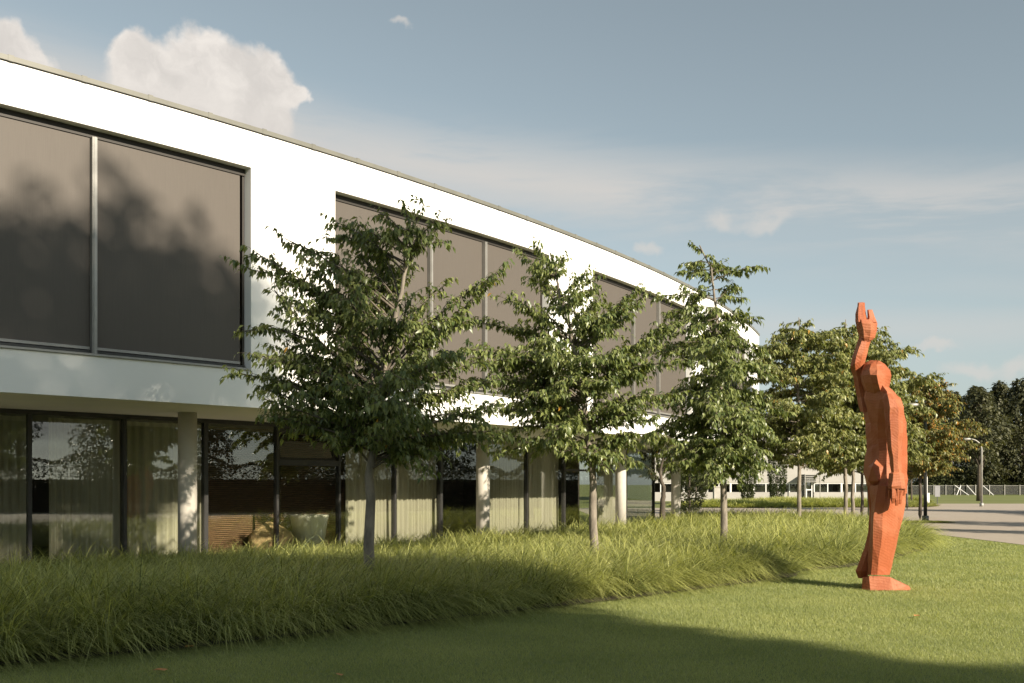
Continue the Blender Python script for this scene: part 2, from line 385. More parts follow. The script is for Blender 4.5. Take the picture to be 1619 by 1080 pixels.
for t0, t1 in zip(ts[:-1], ts[1:]): mb.add([P(t0, RF-14, Z_SOF), P(t1, RF-14, Z_SOF), P(t1, RF-14, Z_TOP), P(t0, RF-14, Z_TOP)], [(0, 1, 2, 3)])
bpart(mb, 'wall', M['render_white'])
mb = MB(); arc_slab(mb, T_BEG, T_END, RF-0.003, RF-14, Z_SOF+0.003, Z_SOF+0.25, 1.0); bpart(mb, 'soffit', M['soffit'])
mb = MB(); arc_slab(mb, T_BEG, T_END, RF-0.05, RF-14, Z_TOP-0.12, Z_TOP-0.02, 1.0); bpart(mb, 'roof', M['roof'])
mb = MB(); arc_slab(mb, T_BEG, T_END-0.0, RF+0.035, RF-0.35, Z_TOP+0.012, Z_TOP+0.085, 0.5)
t = T_BEG
while t < T_END:
    arc_slab(mb, t, t+0.0011, RF+0.039, RF-0.355, Z_TOP+0.008, Z_TOP+0.096, 1.0); t += 1.03/RF
bpart(mb, 'coping', M['coping'])
mb = MB(); arc_slab(mb, T_BEG, T_END, RF+0.006, RF-0.04, Z_TOP+0.0015, Z_TOP+0.0115, 0.6); bpart(mb, 'coping_shadow_line', M['gap_shade'])  # dark strip paints the shadow line below the coping
# windows with roller screens
for wi, (a, b, mul) in enumerate(wins):
    mb = MB()
    arc_slab(mb, a+0.0002, b-0.0002, RF-0.17, RF-DEP+0.002, Z_HEAD-0.115, Z_HEAD-0.002)
    for t0, t1 in ((a+0.0002, a+0.0007), (b-0.0007, b-0.0002)):
        arc_slab(mb, t0, t1, RF-0.195, RF-DEP+0.004, Z_SILL+0.10, Z_HEAD-0.115, 2)
    wf = bpart(mb, 'window', M['gap_shade'])
    mb = MB(); arc_slab(mb, a+0.0003, b-0.0003, RF+0.035, RF-0.20, Z_SILL+0.003, Z_SILL+0.035); bpart(mb, 'sill', M['frame_grey'], wf)
    mb = MB(); arc_slab(mb, a+0.0003, b-0.0003, RF-0.16, RF-DEP+0.003, Z_SILL+0.036, Z_SILL+0.10); bpart(mb, 'bottom_frame', M['frame_dark'], wf)
    edges = [a+0.0008]+sorted(th_px(p, RF-0.15) for p in mul if p > 0)+[b-0.0008]
    if wi == 0:
        pitch = edges[-1]-edges[-2]; e = edges[1]-pitch
        while e > a+0.01: edges.insert(1, e); e -= pitch
    for k in range(len(edges)-1):
        mb = MB(); arc_slab(mb, edges[k]+0.0006, edges[k+1]-0.0006, RF-0.19, RF-0.198, Z_SILL+0.16, Z_HEAD-0.118)
        sc = bpart(mb, 'roller_screen', M['screen'], wf)
        mb = MB(); arc_slab(mb, edges[k]+0.0007, edges[k+1]-0.0007, RF-0.165, RF-0.20, Z_SILL+0.115, Z_SILL+0.158)
        bpart(mb, 'screen_rail', M['frame_grey'], wf)
        if k: 
            mb = MB(); t = edges[k]; hw = 0.037/RF
            arc_slab(mb, t-hw, t+hw, RF-0.10, RF-0.235, Z_SILL+0.037, Z_HEAD-0.118, 2)
            arc_slab(mb, t-hw*0.45, t+hw*0.45, RF-0.085, RF-0.102, Z_SILL+0.038, Z_HEAD-0.119, 2)
            bpart(mb, 'mullion', M['frame_grey'], wf)
# ground floor: columns, glazing, rooms
RC, RG, Z_GH = RF-1.97, RF-3.3, 2.82
for px in (296.5, 763.5, 981.5, 1068.5):
    t = th_px(px, RC); c = P(t, RC, 0); mb = MB()
    mb.tube([(c[0], c[1], -0.05), (c[0], c[1], Z_SOF+0.02)], 0.168, 28)
    o = bpart(mb, 'column', M['concrete']); 
    for p in o.data.polygons: p.use_smooth = len(p.vertices) == 4
T_GE = th_px(1034, RG); T_GB = th_px(-60, RG)
mb = MB(); arc_slab(mb, T_GB, T_GE, RG+0.05, RG-9, Z_GH+0.002, Z_SOF, 0.8); bpart(mb, 'ceiling_edge', M['frame_dark'])
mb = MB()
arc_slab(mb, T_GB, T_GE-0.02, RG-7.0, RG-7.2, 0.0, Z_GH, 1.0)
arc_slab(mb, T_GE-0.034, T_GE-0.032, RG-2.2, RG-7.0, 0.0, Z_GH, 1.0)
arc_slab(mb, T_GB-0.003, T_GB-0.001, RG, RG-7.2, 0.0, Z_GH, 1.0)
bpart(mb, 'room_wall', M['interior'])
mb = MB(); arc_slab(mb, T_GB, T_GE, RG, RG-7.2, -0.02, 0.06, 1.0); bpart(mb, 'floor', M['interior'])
mb = MB(); arc_slab(mb, T_BEG-0.03, T_GE+0.06, RG+2.6, RG-0.01, 0.0, 0.03, 1.0); tag(bpart(mb, 'terrace', M['terrace']))
mull = [-60, 47, 197, 325, 438, 536, 624, 697, 833, 892, 937, 990, 1034]
for i in range(len(mull)-1):
    t0, t1 = th_px(mull[i], RG), th_px(mull[i+1], RG)
    top = Z_GH
    if i in (4, 9): top = 1.99
    mb = MB(); arc_slab(mb, t0+0.0005, t1-0.0005, RG-0.02, RG-0.032, 0.062, top-0.002, 9)
    bpart(mb, 'glass_pane', M['glass'])
    if i == 9:
        mb = MB(); arc_slab(mb, t0+0.0005, t1-0.0005, RG-0.02, RG-0.032, 2.061, Z_GH-0.002, 9); bpart(mb, 'glass_pane', M['glass'])
for i, px in enumerate(mull):
    t = th_px(px, RG); hw = (0.045 if px in (325, 697, 892) else 0.03)/RG; mb = MB()
    arc_slab(mb, t-hw, t+hw, RG+0.03, RG-0.09, 0.03, Z_GH, 2); bpart(mb, 'glazing_bar', M['frame_dark'])
mb = MB(); arc_slab(mb, th_px(892, RG)+0.0007, th_px(937, RG)-0.0005, RG+0.02, RG-0.08, 1.995, 2.058, 2); bpart(mb, 'door_transom', M['frame_dark'])
t0, t1 = th_px(438, RG)+0.0005, th_px(536, RG)-0.0005
mb = MB(); arc_slab(mb, t0, t1, RG+0.028, RG-0.08, 1.995, 2.12, 2); arc_slab(mb, t0, t1, RG+0.028, RG-0.08, Z_GH-0.14, Z_GH-0.001, 2)
tr = bpart(mb, 'transom_frame', M['frame_dark'])
mb = MB()                                        # hopper sash leaning inwards at its top
for f0, f1, g0, g1 in ((0.0, 0.03, 0, 1), (0.97, 1.0, 0, 1), (0.03, 0.97, 0, 0.09), (0.03, 0.97, 0.91, 1)):
    def q(f, g, d): 
        tt = t0+0.0006+(t1-t0-0.0012)*f
        return P(tt, RG-0.02-d-0.17*g, 2.125+0.545*g)
    mb.hexa([q(f0, g0, 0), q(f1, g0, 0), q(f1, g0, 0.05), q(f0, g0, 0.05)], [q(f0, g1, 0), q(f1, g1, 0), q(f1, g1, 0.05), q(f0, g1, 0.05)])
sash = bpart(mb, 'hopper_sash', M['frame_dark'], tr)
mb = MB(); mb.hexa([q(0.03, 0.09, 0.02), q(0.97, 0.09, 0.02), q(0.97, 0.09, 0.03), q(0.03, 0.09, 0.03)], [q(0.03, 0.91, 0.02), q(0.97, 0.91, 0.02), q(0.97, 0.91, 0.03), q(0.03, 0.91, 0.03)])
bpart(mb, 'sash_glass', M['glass'], tr)
# radial glazing at the corner
mb = MB(); arc_slab(mb, T_GE-0.0001, T_GE+0.0001, RG-0.1, RG-2.2, 0.062, Z_GH-0.002, 9); bpart(mb, 'glass_pane', M['glass'])

def curtain(px0, px1, label, setback=0.3, seed=0):
    rs = random.Random(seed); t0, t1 = th_px(px0, RG-setback), th_px(px1, RG-setback)
    n = max(12, int((t1-t0)*RG/0.018)); zs_ = [0.07, 0.7, 1.4, 2.1, Z_GH-0.02]; vs = []; fs = []
    ph = 0; am = 1
    o3 = Vector(P((t0+t1)/2, RG-setback, 0))
    for i in range(n+1):
        ph += 2*math.pi*0.018/0.145*(1+0.35*math.sin(i*0.05+seed)+rs.uniform(-.2, .2))
        for j, z in enumerate(zs_):
            r = RG-setback+0.042*math.sin(ph)*(0.55+0.45*(1-z/2.9))+0.014*math.sin(ph*0.37+j*0.6)
            vs.append(Vector(P(t0+(t1-t0)*i/n, r, z))-o3)
    k = len(zs_)
    for i in range(n):
        for j in range(k-1): fs.append((i*k+j, (i+1)*k+j, (i+1)*k+j+1, i*k+j+1))
    mb = MB(); mb.add(vs, fs); o = mb.build('curtain', M['curtain'], None, o3, True)
    tag(o, label, 'curtain', 'pleated curtains behind the ground floor glass')
curtain(-58, 40, 'beige pleated curtain at the far left edge of the glazed front', 0.3, 1)
curtain(76, 188, 'wide beige pleated curtain left of the first round column', 0.3, 2)
curtain(200, 322, 'beige pleated curtain partly hidden by the first round column', 0.3, 3)
curtain(545, 622, 'beige pleated curtain behind the nearest tree trunk', 0.3, 4)
curtain(626, 690, 'beige pleated curtain between the nearest trunk and the second round column', 0.3, 5)
curtain(770, 831, 'sunlit beige curtain just right of the second round column', 0.3, 6)
curtain(835, 884, 'sunlit beige curtain just left of the glass door', 0.3, 7)
curtain(944, 986, 'short beige curtain just left of the third round column', 0.3, 8)
def blind(px0, px1, z1, label):
    t0, t1 = th_px(px0, RG-0.95), th_px(px1, RG-0.95); mb = MB(); z = 0.10
    o3 = Vector(P((t0+t1)/2, RG-0.95, 0))
    while z < z1:
        q0, q1 = P(t0, RG-0.93, z), P(t1, RG-0.93, z); r0, r1 = P(t0, RG-0.97, z+0.03), P(t1, RG-0.97, z+0.03)
        up = Vector((0, 0, 0.003)); a = [Vector(v)-o3 for v in (q0, q1, r1, r0)]
        mb.hexa(a, [v+up for v in a]); z += 0.042
    tag(mb.build('slatted_blind', M['wood_blind'], None, o3), label, 'blind', 'brown slatted blinds behind the glass')
blind(326, 441, 2.80, 'brown slatted blind right of the first round column')
blind(444, 544, 2.80, 'brown slatted blind behind the tilted top window')

# stone ball and pale pot standing behind the glass
def boulder(px, set_, r, label):
    t = th_px(px, RG-set_); c = P(t, RG-set_, 0.06); bm = bmesh.new(); bmesh.ops.create_icosphere(bm, subdivisions=3, radius=r)
    rs = random.Random(5)
    for v in bm.verts:
        n = v.co.normalized(); k = 1+0.10*math.sin(5*n.x+2)*math.cos(4*n.y)+rs.uniform(-.035, .035)
        v.co = Vector((v.co.x*1.15, v.co.y*1.0, v.co.z*0.92))*k; v.co.z = max(v.co.z, -r*0.72)
    me = bpy.data.meshes.new('boulder'); bm.to_mesh(me); bm.free()
    tag(link_mesh('boulder', me, M['sandstone'], None, (c[0], c[1], 0.06+r*0.72)), label, 'boulder')
boulder(428, 0.5, 0.42, 'rounded ochre sandstone boulder on the floor behind the glass')
t = th_px(489, RG-0.5); c = P(t, RG-0.5, 0.06); mb = MB()
prof = [(0.0, 0.0), (0.26, 0.0), (0.31, 0.05), (0.385, 0.55), (0.43, 0.80), (0.435, 0.84), (0.40, 0.84), (0.37, 0.6), (0.0, 0.55)]
nn = 32; vs = []; fs = []
for r, z in prof: vs += [(r*math.cos(2*math.pi*k/nn), r*math.sin(2*math.pi*k/nn), z) for k in range(nn)]
for i in range(len(prof)-1):
    for k in range(nn): fs.append((i*nn+k, i*nn+(k+1) % nn, (i+1)*nn+(k+1) % nn, (i+1)*nn+k))
mb.add(vs, fs); tag(mb.build('plant_pot', M['pot'], None, c, True), 'large cream flared pot standing behind the glass beside the boulder', 'pot')

# ------------------------------------------------------------------ trees
RNG = np.random.default_rng(11)
def leaves_mesh(name, pos, out, size, asp=0.40, droop=(0.35, 1.2), rng=RNG, rnd=None):
    """folded drooping leaves; pos (n,3) stalk points, out (n,3) outward directions"""
    n = len(pos); L = size*rng.uniform(0.65, 1.25, n)
    o = out+rng.normal(0, 0.45, (n, 3)); o[:, 2] *= 0.4
    o /= np.linalg.norm(o, axis=1)[:, None]+1e-9
    dr = rng.uniform(droop[0], droop[1], n)
    d = o*np.cos(dr)[:, None]; d[:, 2] -= np.sin(dr); d /= np.linalg.norm(d, axis=1)[:, None]
    up = np.tile(np.array([0, 0, 1.0]), (n, 1))+rng.normal(0, 0.35, (n, 3))
    sd = np.cross(d, up); sd /= np.linalg.norm(sd, axis=1)[:, None]+1e-9
    nm = np.cross(sd, d)
    wd = (L*asp*0.5)[:, None]; L = L[:, None]
    bend = rng.uniform(0.05, 0.22, n)[:, None]
    mid = pos+d*L*0.45+nm*L*0.05
    tip = pos+d*L*0.98-nm*L*bend; tip[:, 2] -= 0.05*L[:, 0]
    fold = nm*wd*0.45
    l1 = pos+d*L*0.40+sd*wd+fold; r1 = pos+d*L*0.40-sd*wd+fold
    V = np.stack([pos, l1, mid, r1, tip], 1).reshape(-1, 3)
    b = (np.arange(n)*5)[:, None]
    F = np.concatenate([b+np.array([0, 2, 1]), b+np.array([0, 3, 2]), b+np.array([2, 4, 1]), b+np.array([2, 3, 4])], 0)
    rv = rng.uniform(0, 1, n) if rnd is None else rnd
    return fast_mesh(name, V, F, np.repeat(rv, 5))
def bez(p0, p1, p2, n):
    t = np.linspace(0, 1, n)[:, None]
    return (1-t)**2*p0+2*t*(1-t)*p1+t*t*p2

def spray_tree(name, base, trunk_pts, limbs, label, leaf_mat, leaf=0.10, twigs=19, per=17, r0=0.075, group=None, bark='bark', seed=1, twig_len=0.50, extra=2, spread=1.0):
    """tree with tiers of arching limbs; trunk_pts and limb ends are relative to base.
    limbs: (start height fraction along trunk, end vector)"""
    rng = np.random.default_rng(seed); root = empty(name, base, label, 'tree', group)
    tp = [np.array(p, float) for p in trunk_pts]
    # resample the trunk
    tt = np.linspace(0, len(tp)-1, 22); tr = []
    for q in tt:
        i = min(int(q), len(tp)-2); f = q-i; tr.append(tp[i]*(1-f)+tp[i+1]*f)
    tr = np.array(tr); tr[1:-1] = (tr[:-2]+tr[1:-1]*2+tr[2:])/4
    tr[1:-1, :2] += rng.normal(0, 0.012, (20, 2))
    H = tr[-1, 2]
    def at_h(f):
        z = f*H; i = int(np.clip(np.searchsorted(tr[:, 2], z)-1, 0, 20)); g = (z-tr[i, 2])/max(1e-6, tr[i+1, 2]-tr[i, 2])
        return tr[i]*(1-g)+tr[i+1]*g
    rad = [r0*(1.25 if k == 0 else 1.0)*(1-0.9*(p[2]/H)**1.1)+0.006 for k, p in enumerate(tr)]
    mt = MB(); mt.tube(tr, rad, 12); mb = MB()
    P_, O_ = [], []
    full = list(limbs)
    for fs_, end in limbs:                       # shorter limbs between the leading ones
        for _ in range(extra):
            s = at_h(fs_); k = rng.uniform(0.45, 0.97); e = s+(np.array(end)-s)*k+rng.normal(0, 1, 3)*np.array([.28, .42, .26])*spread
            e[2] = min(e[2], max(q_[1][2] for q_ in limbs)-0.35)
            full.append((float(np.clip(fs_+rng.uniform(-.05, .03), .30, .97)), tuple(e)))
    for fs_, end in full:
        s = at_h(fs_); e = np.array(end, float); ln = np.linalg.norm(e-s)
        mid = (s+e)/2+np.array([0, 0, 0.09*ln+0.03])+rng.normal(0, 0.075*ln, 3)
        c = bez(s, mid, e, 12); rr = max(0.007, 0.010+0.0075*ln)*(1-0.45*fs_)
        mb.tube(c, [rr*(1-0.82*k/11)+0.0025 for k in range(12)], 6, False)
        nt = max(4, int(twigs*ln))
        for k in range(nt):
            f = 0.16+0.84*((k+rng.uniform(0, 1))/nt)
            i = min(int(f*11), 10); p = c[i]*(1-(f*11-i))+c[i+1]*(f*11-i)
            d = c[i+1]-c[i]; d /= np.linalg.norm(d)+1e-9
            side = np.cross(d, [0, 0, 1.0]); side /= np.linalg.norm(side)+1e-9
            a = rng.uniform(-1.25, 1.25); td = d*math.cos(a)+side*math.sin(a)+np.array([0, 0, rng.uniform(-0.35, 0.50)])
            tl = twig_len*rng.uniform(0.5, 1.15)*(1.15-0.55*f)*min(1.0, 0.45+ln*0.35)
            e2 = p+td*tl+np.array([0, 0, -0.10*tl]); tw = bez(p, p+td*tl*0.5+np.array([0, 0, 0.07*tl]), e2, 5)
            mb.tube(tw, [0.0045, 0.004, 0.0032, 0.0025, 0.0015], 4, False)
            m = max(3, int(per*tl/0.40*rng.uniform(0.75, 1.25)))
            g = rng.uniform(0.12, 1.03, m)[:, None]
            q = p*(1-g)+e2*g+np.array([0, 0, 1.0])*(0.10*tl*4*g*(1-g))
            sgn = rng.choice([-1, 1], m)[:, None]; ts = np.cross(td, [0, 0, 1.0])
            P_.append(q+rng.normal(0, 0.012, (m, 3))); O_.append(td*0.7+ts*sgn*0.8)
        m = int(5+ln*per*0.9); g = rng.uniform(0.3, 1.0, m); idx = np.clip((g*11).astype(int), 0, 10)
        P_.append(c[idx]+rng.normal(0, 0.02, (m, 3))); O_.append(rng.normal(0, 1, (m, 3))+(c[idx+1]-c[idx])*4)
    mt.build('trunk', M[bark], root, None, True); mb.build('branches_or_core', M['twig'], root, None, True)
    me = leaves_mesh('crown', np.concatenate(P_), np.concatenate(O_), leaf, rng=rng)
    link_mesh('crown', me, leaf_mat, root)
    return root

def from_px(base, D, lst):
    """limb list in photo pixels (x, y, depth offset, start fraction) -> vectors from base"""
    out = []
    for px, py, dd, f in lst:
        p = at(px, py, D+dd)-Vector(base); out.append((f, (p.x, p.y, p.z)))
    return out
def fill_limbs(rng, n, H, zlo, prof, trunk_top, lean=0.0):
    """extra limbs all round the trunk; prof(f) gives the crown radius at height fraction f"""
    out = []
    for k in range(n):
        f = zlo+(0.97-zlo)*((k+rng.uniform(0, 1))/n); a = k*2.399+rng.uniform(-.4, .4)
        r = prof(f)*rng.uniform(0.62, 1.30); rise = rng.uniform(0.05, 0.32)*r
        tx = trunk_top[0]*f; ty = trunk_top[1]*f
        out.append((f, (tx+r*math.cos(a), ty+r*math.sin(a), f*H+rise)))
    return out
GT = 'young broadleaf trees standing in the ornamental grass'
# nearest tree
D1 = 13.0; b1_ = (gx(585, D1), D1, 0.0)
tp1 = [at(585, 958, D1)-Vector(b1_), at(584, 860, D1)-Vector(b1_), at(587, 700, D1)-Vector(b1_), at(612, 560, D1)-Vector(b1_), at(640, 440, D1)-Vector(b1_), at(655, 345, D1)-Vector(b1_)]
tp1[0] = Vector((0, 0, -0.05))
L1 = from_px(b1_, D1, [(372, 590, .3, .47), (385, 525, .6, .55), (392, 425, .5, .66), (405, 400, -.3, .70), (452, 378, .2, .76), (532, 352, .3, .86),
    (420, 655, -.5, .42), (445, 668, .3, .40), (400, 560, -.4, .52), (470, 480, -.6, .60), (788, 432, .2, .60), (700, 352, .2, .88), (690, 345, -.3, .92), (740, 505, -.2, .55),
    (800, 570, .3, .50), (785, 640, -.3, .43), (815, 690, .2, .40), (720, 700, .5, .38), (690, 715, -.4, .40),  (560, 350, -.4, .90),
    (600, 338, .3, .93), (640, 332, 0, .95), (668, 334, -.2, .96), (730, 620, .9, .46), (660, 660, -1.2, .42), (520, 690, -.8, .40), (540, 600, -1.3, .47), (620, 560, 1.3, .52), (500, 560, 1.3, .52),
    (560, 460, -1.0, .63), (640, 470, -1.0, .64), (600, 420, .9, .72), (700, 455, .6, .62), (560, 400, .5, .78), (500, 430, .6, .70), (640, 600, -1.5, .48), (470, 620, -1.1, .45), (720, 560, -1.0, .52),
    (430, 610, .2, .44), (455, 545, .1, .53), (500, 650, -.2, .40), (540, 520, .3, .56), (600, 640, .8, .44), (660, 690, .6, .40), (480, 410, -.2, .72)])
spray_tree('tree', b1_, tp1, L1, 'nearest tree, dark crown in shade before the dark window wall', M['leaf'], 0.098, 14, 15, 0.072, GT, seed=21, extra=2, spread=0.55)
D2 = 16.7; b2_ = (gx(938, D2), D2, 0.0)
tp2 = [Vector((0, 0, -0.05))]+[at(x, y, D2)-Vector(b2_) for x, y in ((939, 860), (934, 720), (918, 600), (895, 500), (870, 400))]
L2 = from_px(b2_, D2, [(822, 398, .2, .92), (852, 394, -.2, .94), (888, 404, .2, .93), (925, 432, -.3, .86), (942, 455, .3, .82), (990, 478, .2, .74), (1000, 500, -.4, .70),
    (742, 508, .3, .66), (732, 555, -.3, .58), (798, 472, -.2, .74), (752, 600, .4, .54), (762, 645, -.4, .48), (784, 690, .2, .42), (830, 700, -.8, .40),
    (1005, 462, .4, .72), (1055, 528, .3, .62), (1080, 570, -.3, .56), (1068, 625, .3, .50), (1058, 690, -.3, .42), (1005, 705, .5, .40), (965, 730, -.6, .38), (1000, 735, -.5, .40),
    (870, 540, -1.3, .62), (920, 560, -1.4, .60), (960, 600, -1.2, .55), (850, 620, -1.2, .50), (880, 680, -1.2, .44), (930, 500, 1.2, .68), (880, 600, 1.5, .56), (980, 640, 1.3, .50), (820, 640, 1.2, .48), (900, 460, -.8, .76), (860, 450, .8, .80),
    (790, 560, .2, .58), (830, 520, .2, .64), (1010, 560, .1, .58), (960, 520, -.5, .66), (1020, 640, -.5, .48), (900, 640, .2, .48), (950, 660, .3, .45), (800, 620, -.3, .50)])
spray_tree('tree', b2_, tp2, L2, 'second tree, broad sunlit crown right of the second round column', M['leaf'], 0.106, 16, 17, 0.072, GT, seed=22, extra=2, spread=0.75)
D3 = 20.9; b3_ = (gx(1144, D3), D3, 0.0)
tp3 = [Vector((0, 0, -0.05))]+[at(x, y, D3)-Vector(b3_) for x, y in ((1144, 830), (1143, 720), (1140, 600), (1132, 490), (1126, 430), (1106, 388))]
L3 = from_px(b3_, D3, [(1100, 738, -.3, .33), (1160, 748, .3, .33), (1192, 742, -.5, .34), (1072, 726, .2, .34), (1130, 748, -.9, .33), (1215, 735, .4, .35), (1050, 712, -.5, .36), (1140, 730, .9, .34), (1098, 388, .1, .97), (1138, 420, .1, .92), (1152, 428, .1, .91), (1096, 434, -.1, .92), (1092, 470, .1, .86), (1172, 472, .1, .83), (1195, 508, -.1, .78), (1062, 497, .1, .80), (1045, 522, -.2, .77),
    (1206, 560, .3, .68), (1228, 600, -.3, .62), (1212, 640, .4, .55), (1015, 560, .4, .68), (1030, 640, -.4, .55), (1025, 690, .3, .48), (1222, 690, .2, .46), (1090, 728, -.6, .40), (1180, 742, .4, .40), (1130, 735, -.9, .40), (1240, 650, .5, .52), (1210, 720, -.6, .42), (1060, 700, .6, .44),
    (1110, 560, -1.4, .68), (1160, 590, -1.5, .64), (1120, 640, -1.7, .56), (1180, 660, -1.5, .52), (1090, 610, 1.3, .60), (1150, 540, 1.2, .70), (1160, 700, 1.5, .46), (1100, 680, 1.5, .48), (1110, 530, .5, .74), (1160, 530, -.5, .74),
    (1080, 580, .1, .64), (1190, 600, .1, .60), (1070, 650, .1, .52), (1180, 630, .6, .56), (1140, 620, .3, .58), (1120, 500, -.3, .79), (1140, 510, .3, .79), (1095, 640, -.8, .54), (1200, 660, -.8, .50)])
spray_tree('tree', b3_, tp3, L3, 'third tree, with a thin spire top rising past the roof edge', M['leaf'], 0.126, 14, 16, 0.074, GT, seed=23, extra=2, spread=0.75)
def gen_tree(px, D, top_py, rad, label, seed, mat='leaf', n=54, leaf=0.16, zlo=0.29, group=GT, twigs=13, per=16, r0=0.07, name='tree', bark='bark', lean=(0, 0)):
    rng = np.random.default_rng(seed); H = (HOR-top_py)/FPX*D+EYE; base = (gx(px, D), D, 0.0)
    tp = [Vector((0, 0, -0.05)), Vector((lean[0]*.3, lean[1]*.3, H*.35)), Vector((lean[0]*.6+rng.normal(0, .06), lean[1]*.6, H*.7)), Vector((lean[0], lean[1], H))]
    def prof(f):
        g = (f-zlo)/(1-zlo); return rad*(0.12+0.95*math.sin(math.pi*min(1, 0.28+0.72*g))**0.9)*(1.0 if g < .8 else 0.8)
    limbs = fill_limbs(rng, n, H, zlo, prof, lean)
    return spray_tree(name, base, tp, limbs, label, M[mat], leaf, twigs, per, r0, group, bark, seed, 0.65, 1)
gen_tree(1263, 33.5, 502, 1.95, 'fourth tree, wide crown just left of the carved figure', 31, mat='leaf_light')
gen_tree(1337, 35.5, 505, 1.9, 'pale trunked tree close behind the back of the carved figure', 32, mat='leaf_light')
gen_tree(1348.5, 39, 535, 1.8, 'smaller pale trunked tree deeper behind the carved figure', 33, mat='leaf_light')
gen_tree(1374, 36.5, 510, 2.0, 'tree whose trunk is hidden behind the legs of the carved figure', 34, mat='leaf_light')
gen_tree(1363, 47, 590, 1.9, 'dark trunked tree furthest behind the carved figure', 35, bark='bark_dark')
gen_tree(1455, 43, 590, 2.15, 'tree right of the carved figure, leaves turning orange at one side', 36, mat='leaf_aut', bark='bark_dark')
gen_tree(1434, 60, 640, 2.2, 'tree on a thin trunk showing just right of the carved hand', 37, n=36, leaf=0.22, mat='leaf_aut')
gen_tree(1441, 75, 640, 2.6, 'dark trunked tree across the paving behind the lamp post', 38, n=36, leaf=0.26, bark='bark_dark')
gen_tree(1088, 78, 700, 2.2, 'tree with a pale thin trunk before the distant white building', 39, n=30, leaf=0.26)
gen_tree(1100.5, 79, 690, 2.4, 'tree with a brown trunk before the distant white building', 40, n=30, leaf=0.26, bark='bark_dark')
# gnarled little tree beside the fourth column
D6 = 31.0; b6 = (gx(1048, D6), D6, 0.0)
tp6 = [Vector((0, 0, -.05))]+[at(x, y, D6)-Vector(b6) for x, y in ((1047, 800), (1050, 772), (1043, 750), (1050, 715))]
L6 = from_px(b6, D6, [(1030, 752, .1, .60), (1022, 735, .2, .62), (1075, 735, .2, .66), (1035, 712, -.2, .85), (1066, 712, .2, .86), (1050, 705, .1, .95), (1020, 718, .6, .7), (1085, 715, .8, .7), (1055, 730, 1.2, .7)])
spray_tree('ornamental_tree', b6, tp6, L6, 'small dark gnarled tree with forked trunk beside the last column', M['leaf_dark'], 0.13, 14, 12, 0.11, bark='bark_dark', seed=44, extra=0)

def clump_tree(name, base, H, rx, label, mat, seed, n=5200, leaf=0.42, zlo=0.18, group=None, ry=None, shape=1.0, bark='bark_dark', lobes=26, trunk_r=None, flat=1.0):
    """large tree: trunk, rising limbs, leaf clumps scattered through lobes of the crown"""
    rng = np.random.default_rng(seed); root = empty(name, base, label, 'tree', group); mb = MB()
    ry = ry or rx; r0 = trunk_r or 0.018*H+0.06
    tr = [np.array([rng.normal(0, .02*H*k/6)*.5, rng.normal(0, .02*H*k/6)*.5, H*0.92*k/6-(0.05 if k == 0 else 0)]) for k in range(7)]
    mb.tube(tr, [r0*(1.3 if k == 0 else 1)*(1-0.88*k/6) for k in range(7)], 10)
    P_, R2 = [], []; nl = n//lobes
    for k in range(lobes):
        f = zlo+(0.97-zlo)*((k+0.5)/lobes); g = (f-zlo)/(1-zlo)
        w_ = (math.sin(math.pi*min(1.0, 0.22+0.78*g)))**shape; a = k*2.399+rng.uniform(-.5, .5)
        rr = rng.uniform(0.35, 0.80)*w_; c = np.array([rx*rr*math.cos(a), ry*rr*math.sin(a), f*H])
        lr = max(0.05*H*0.5, rng.uniform(0.26, 0.46)*rx*(0.45+0.6*w_)); lrz = lr*rng.uniform(0.55, 0.85)*flat
        i = min(5, int(f*0.75*6)); s = tr[i]; mb.tube(bez(s, (s+c)/2+[0, 0, .2*lr], c, 6), [r0*.32*(1-.8*q/5) for q in range(6)], 5, False)
        u = rng.normal(0, 1, (nl, 3)); u /= np.linalg.norm(u, axis=1)[:, None]
        rad = rng.uniform(0.30, 1.05, nl)[:, None]**0.6*(1+0.25*np.sin(u[:, :1]*7+k)*np.cos(u[:, 1:2]*6))
        P_.append(c+u*rad*np.array([lr, lr, lrz])); R2.append(u)
    mb.build('trunk', M[bark], root, None, True)
    me = leaves_mesh('crown', np.concatenate(P_), np.concatenate(R2), leaf, 0.62, (-0.4, 1.0), rng)
    link_mesh('crown', me, M[mat], root); return root
GB = 'tall dark trees along the far edge of the field'
for k, (px, D, tp_, rx, lb) in enumerate([(1505, 170, 618, 4.6, 'leftmost tall dark tree beyond the field, beside the turning leaves'), (1545, 150, 612, 5.0, 'tall dark tree straight behind the distant lamp post'),
        (1583, 158, 604, 5.2, 'tall dark tree between the distant lamp post and the right edge'), (1618, 150, 600, 5.4, 'tall dark tree cut by the right edge of the picture'), (1652, 165, 600, 6, None)]):
    H = (HOR-tp_)/FPX*D+EYE
    if lb: clump_tree('tree', (gx(px, D), D, 0), H, rx, lb, 'leaf_back', 60+k, 7200, 0.62, 0.06, GB, lobes=34)
b_ = clump_tree('tree', (gx(1548, 93), 93, 0), 10.5, 3.0, 'dark leaning tree on the field left of the distant lamp post', 'leaf_back', 71, 2600, 0.4, 0.42, trunk_r=0.20)

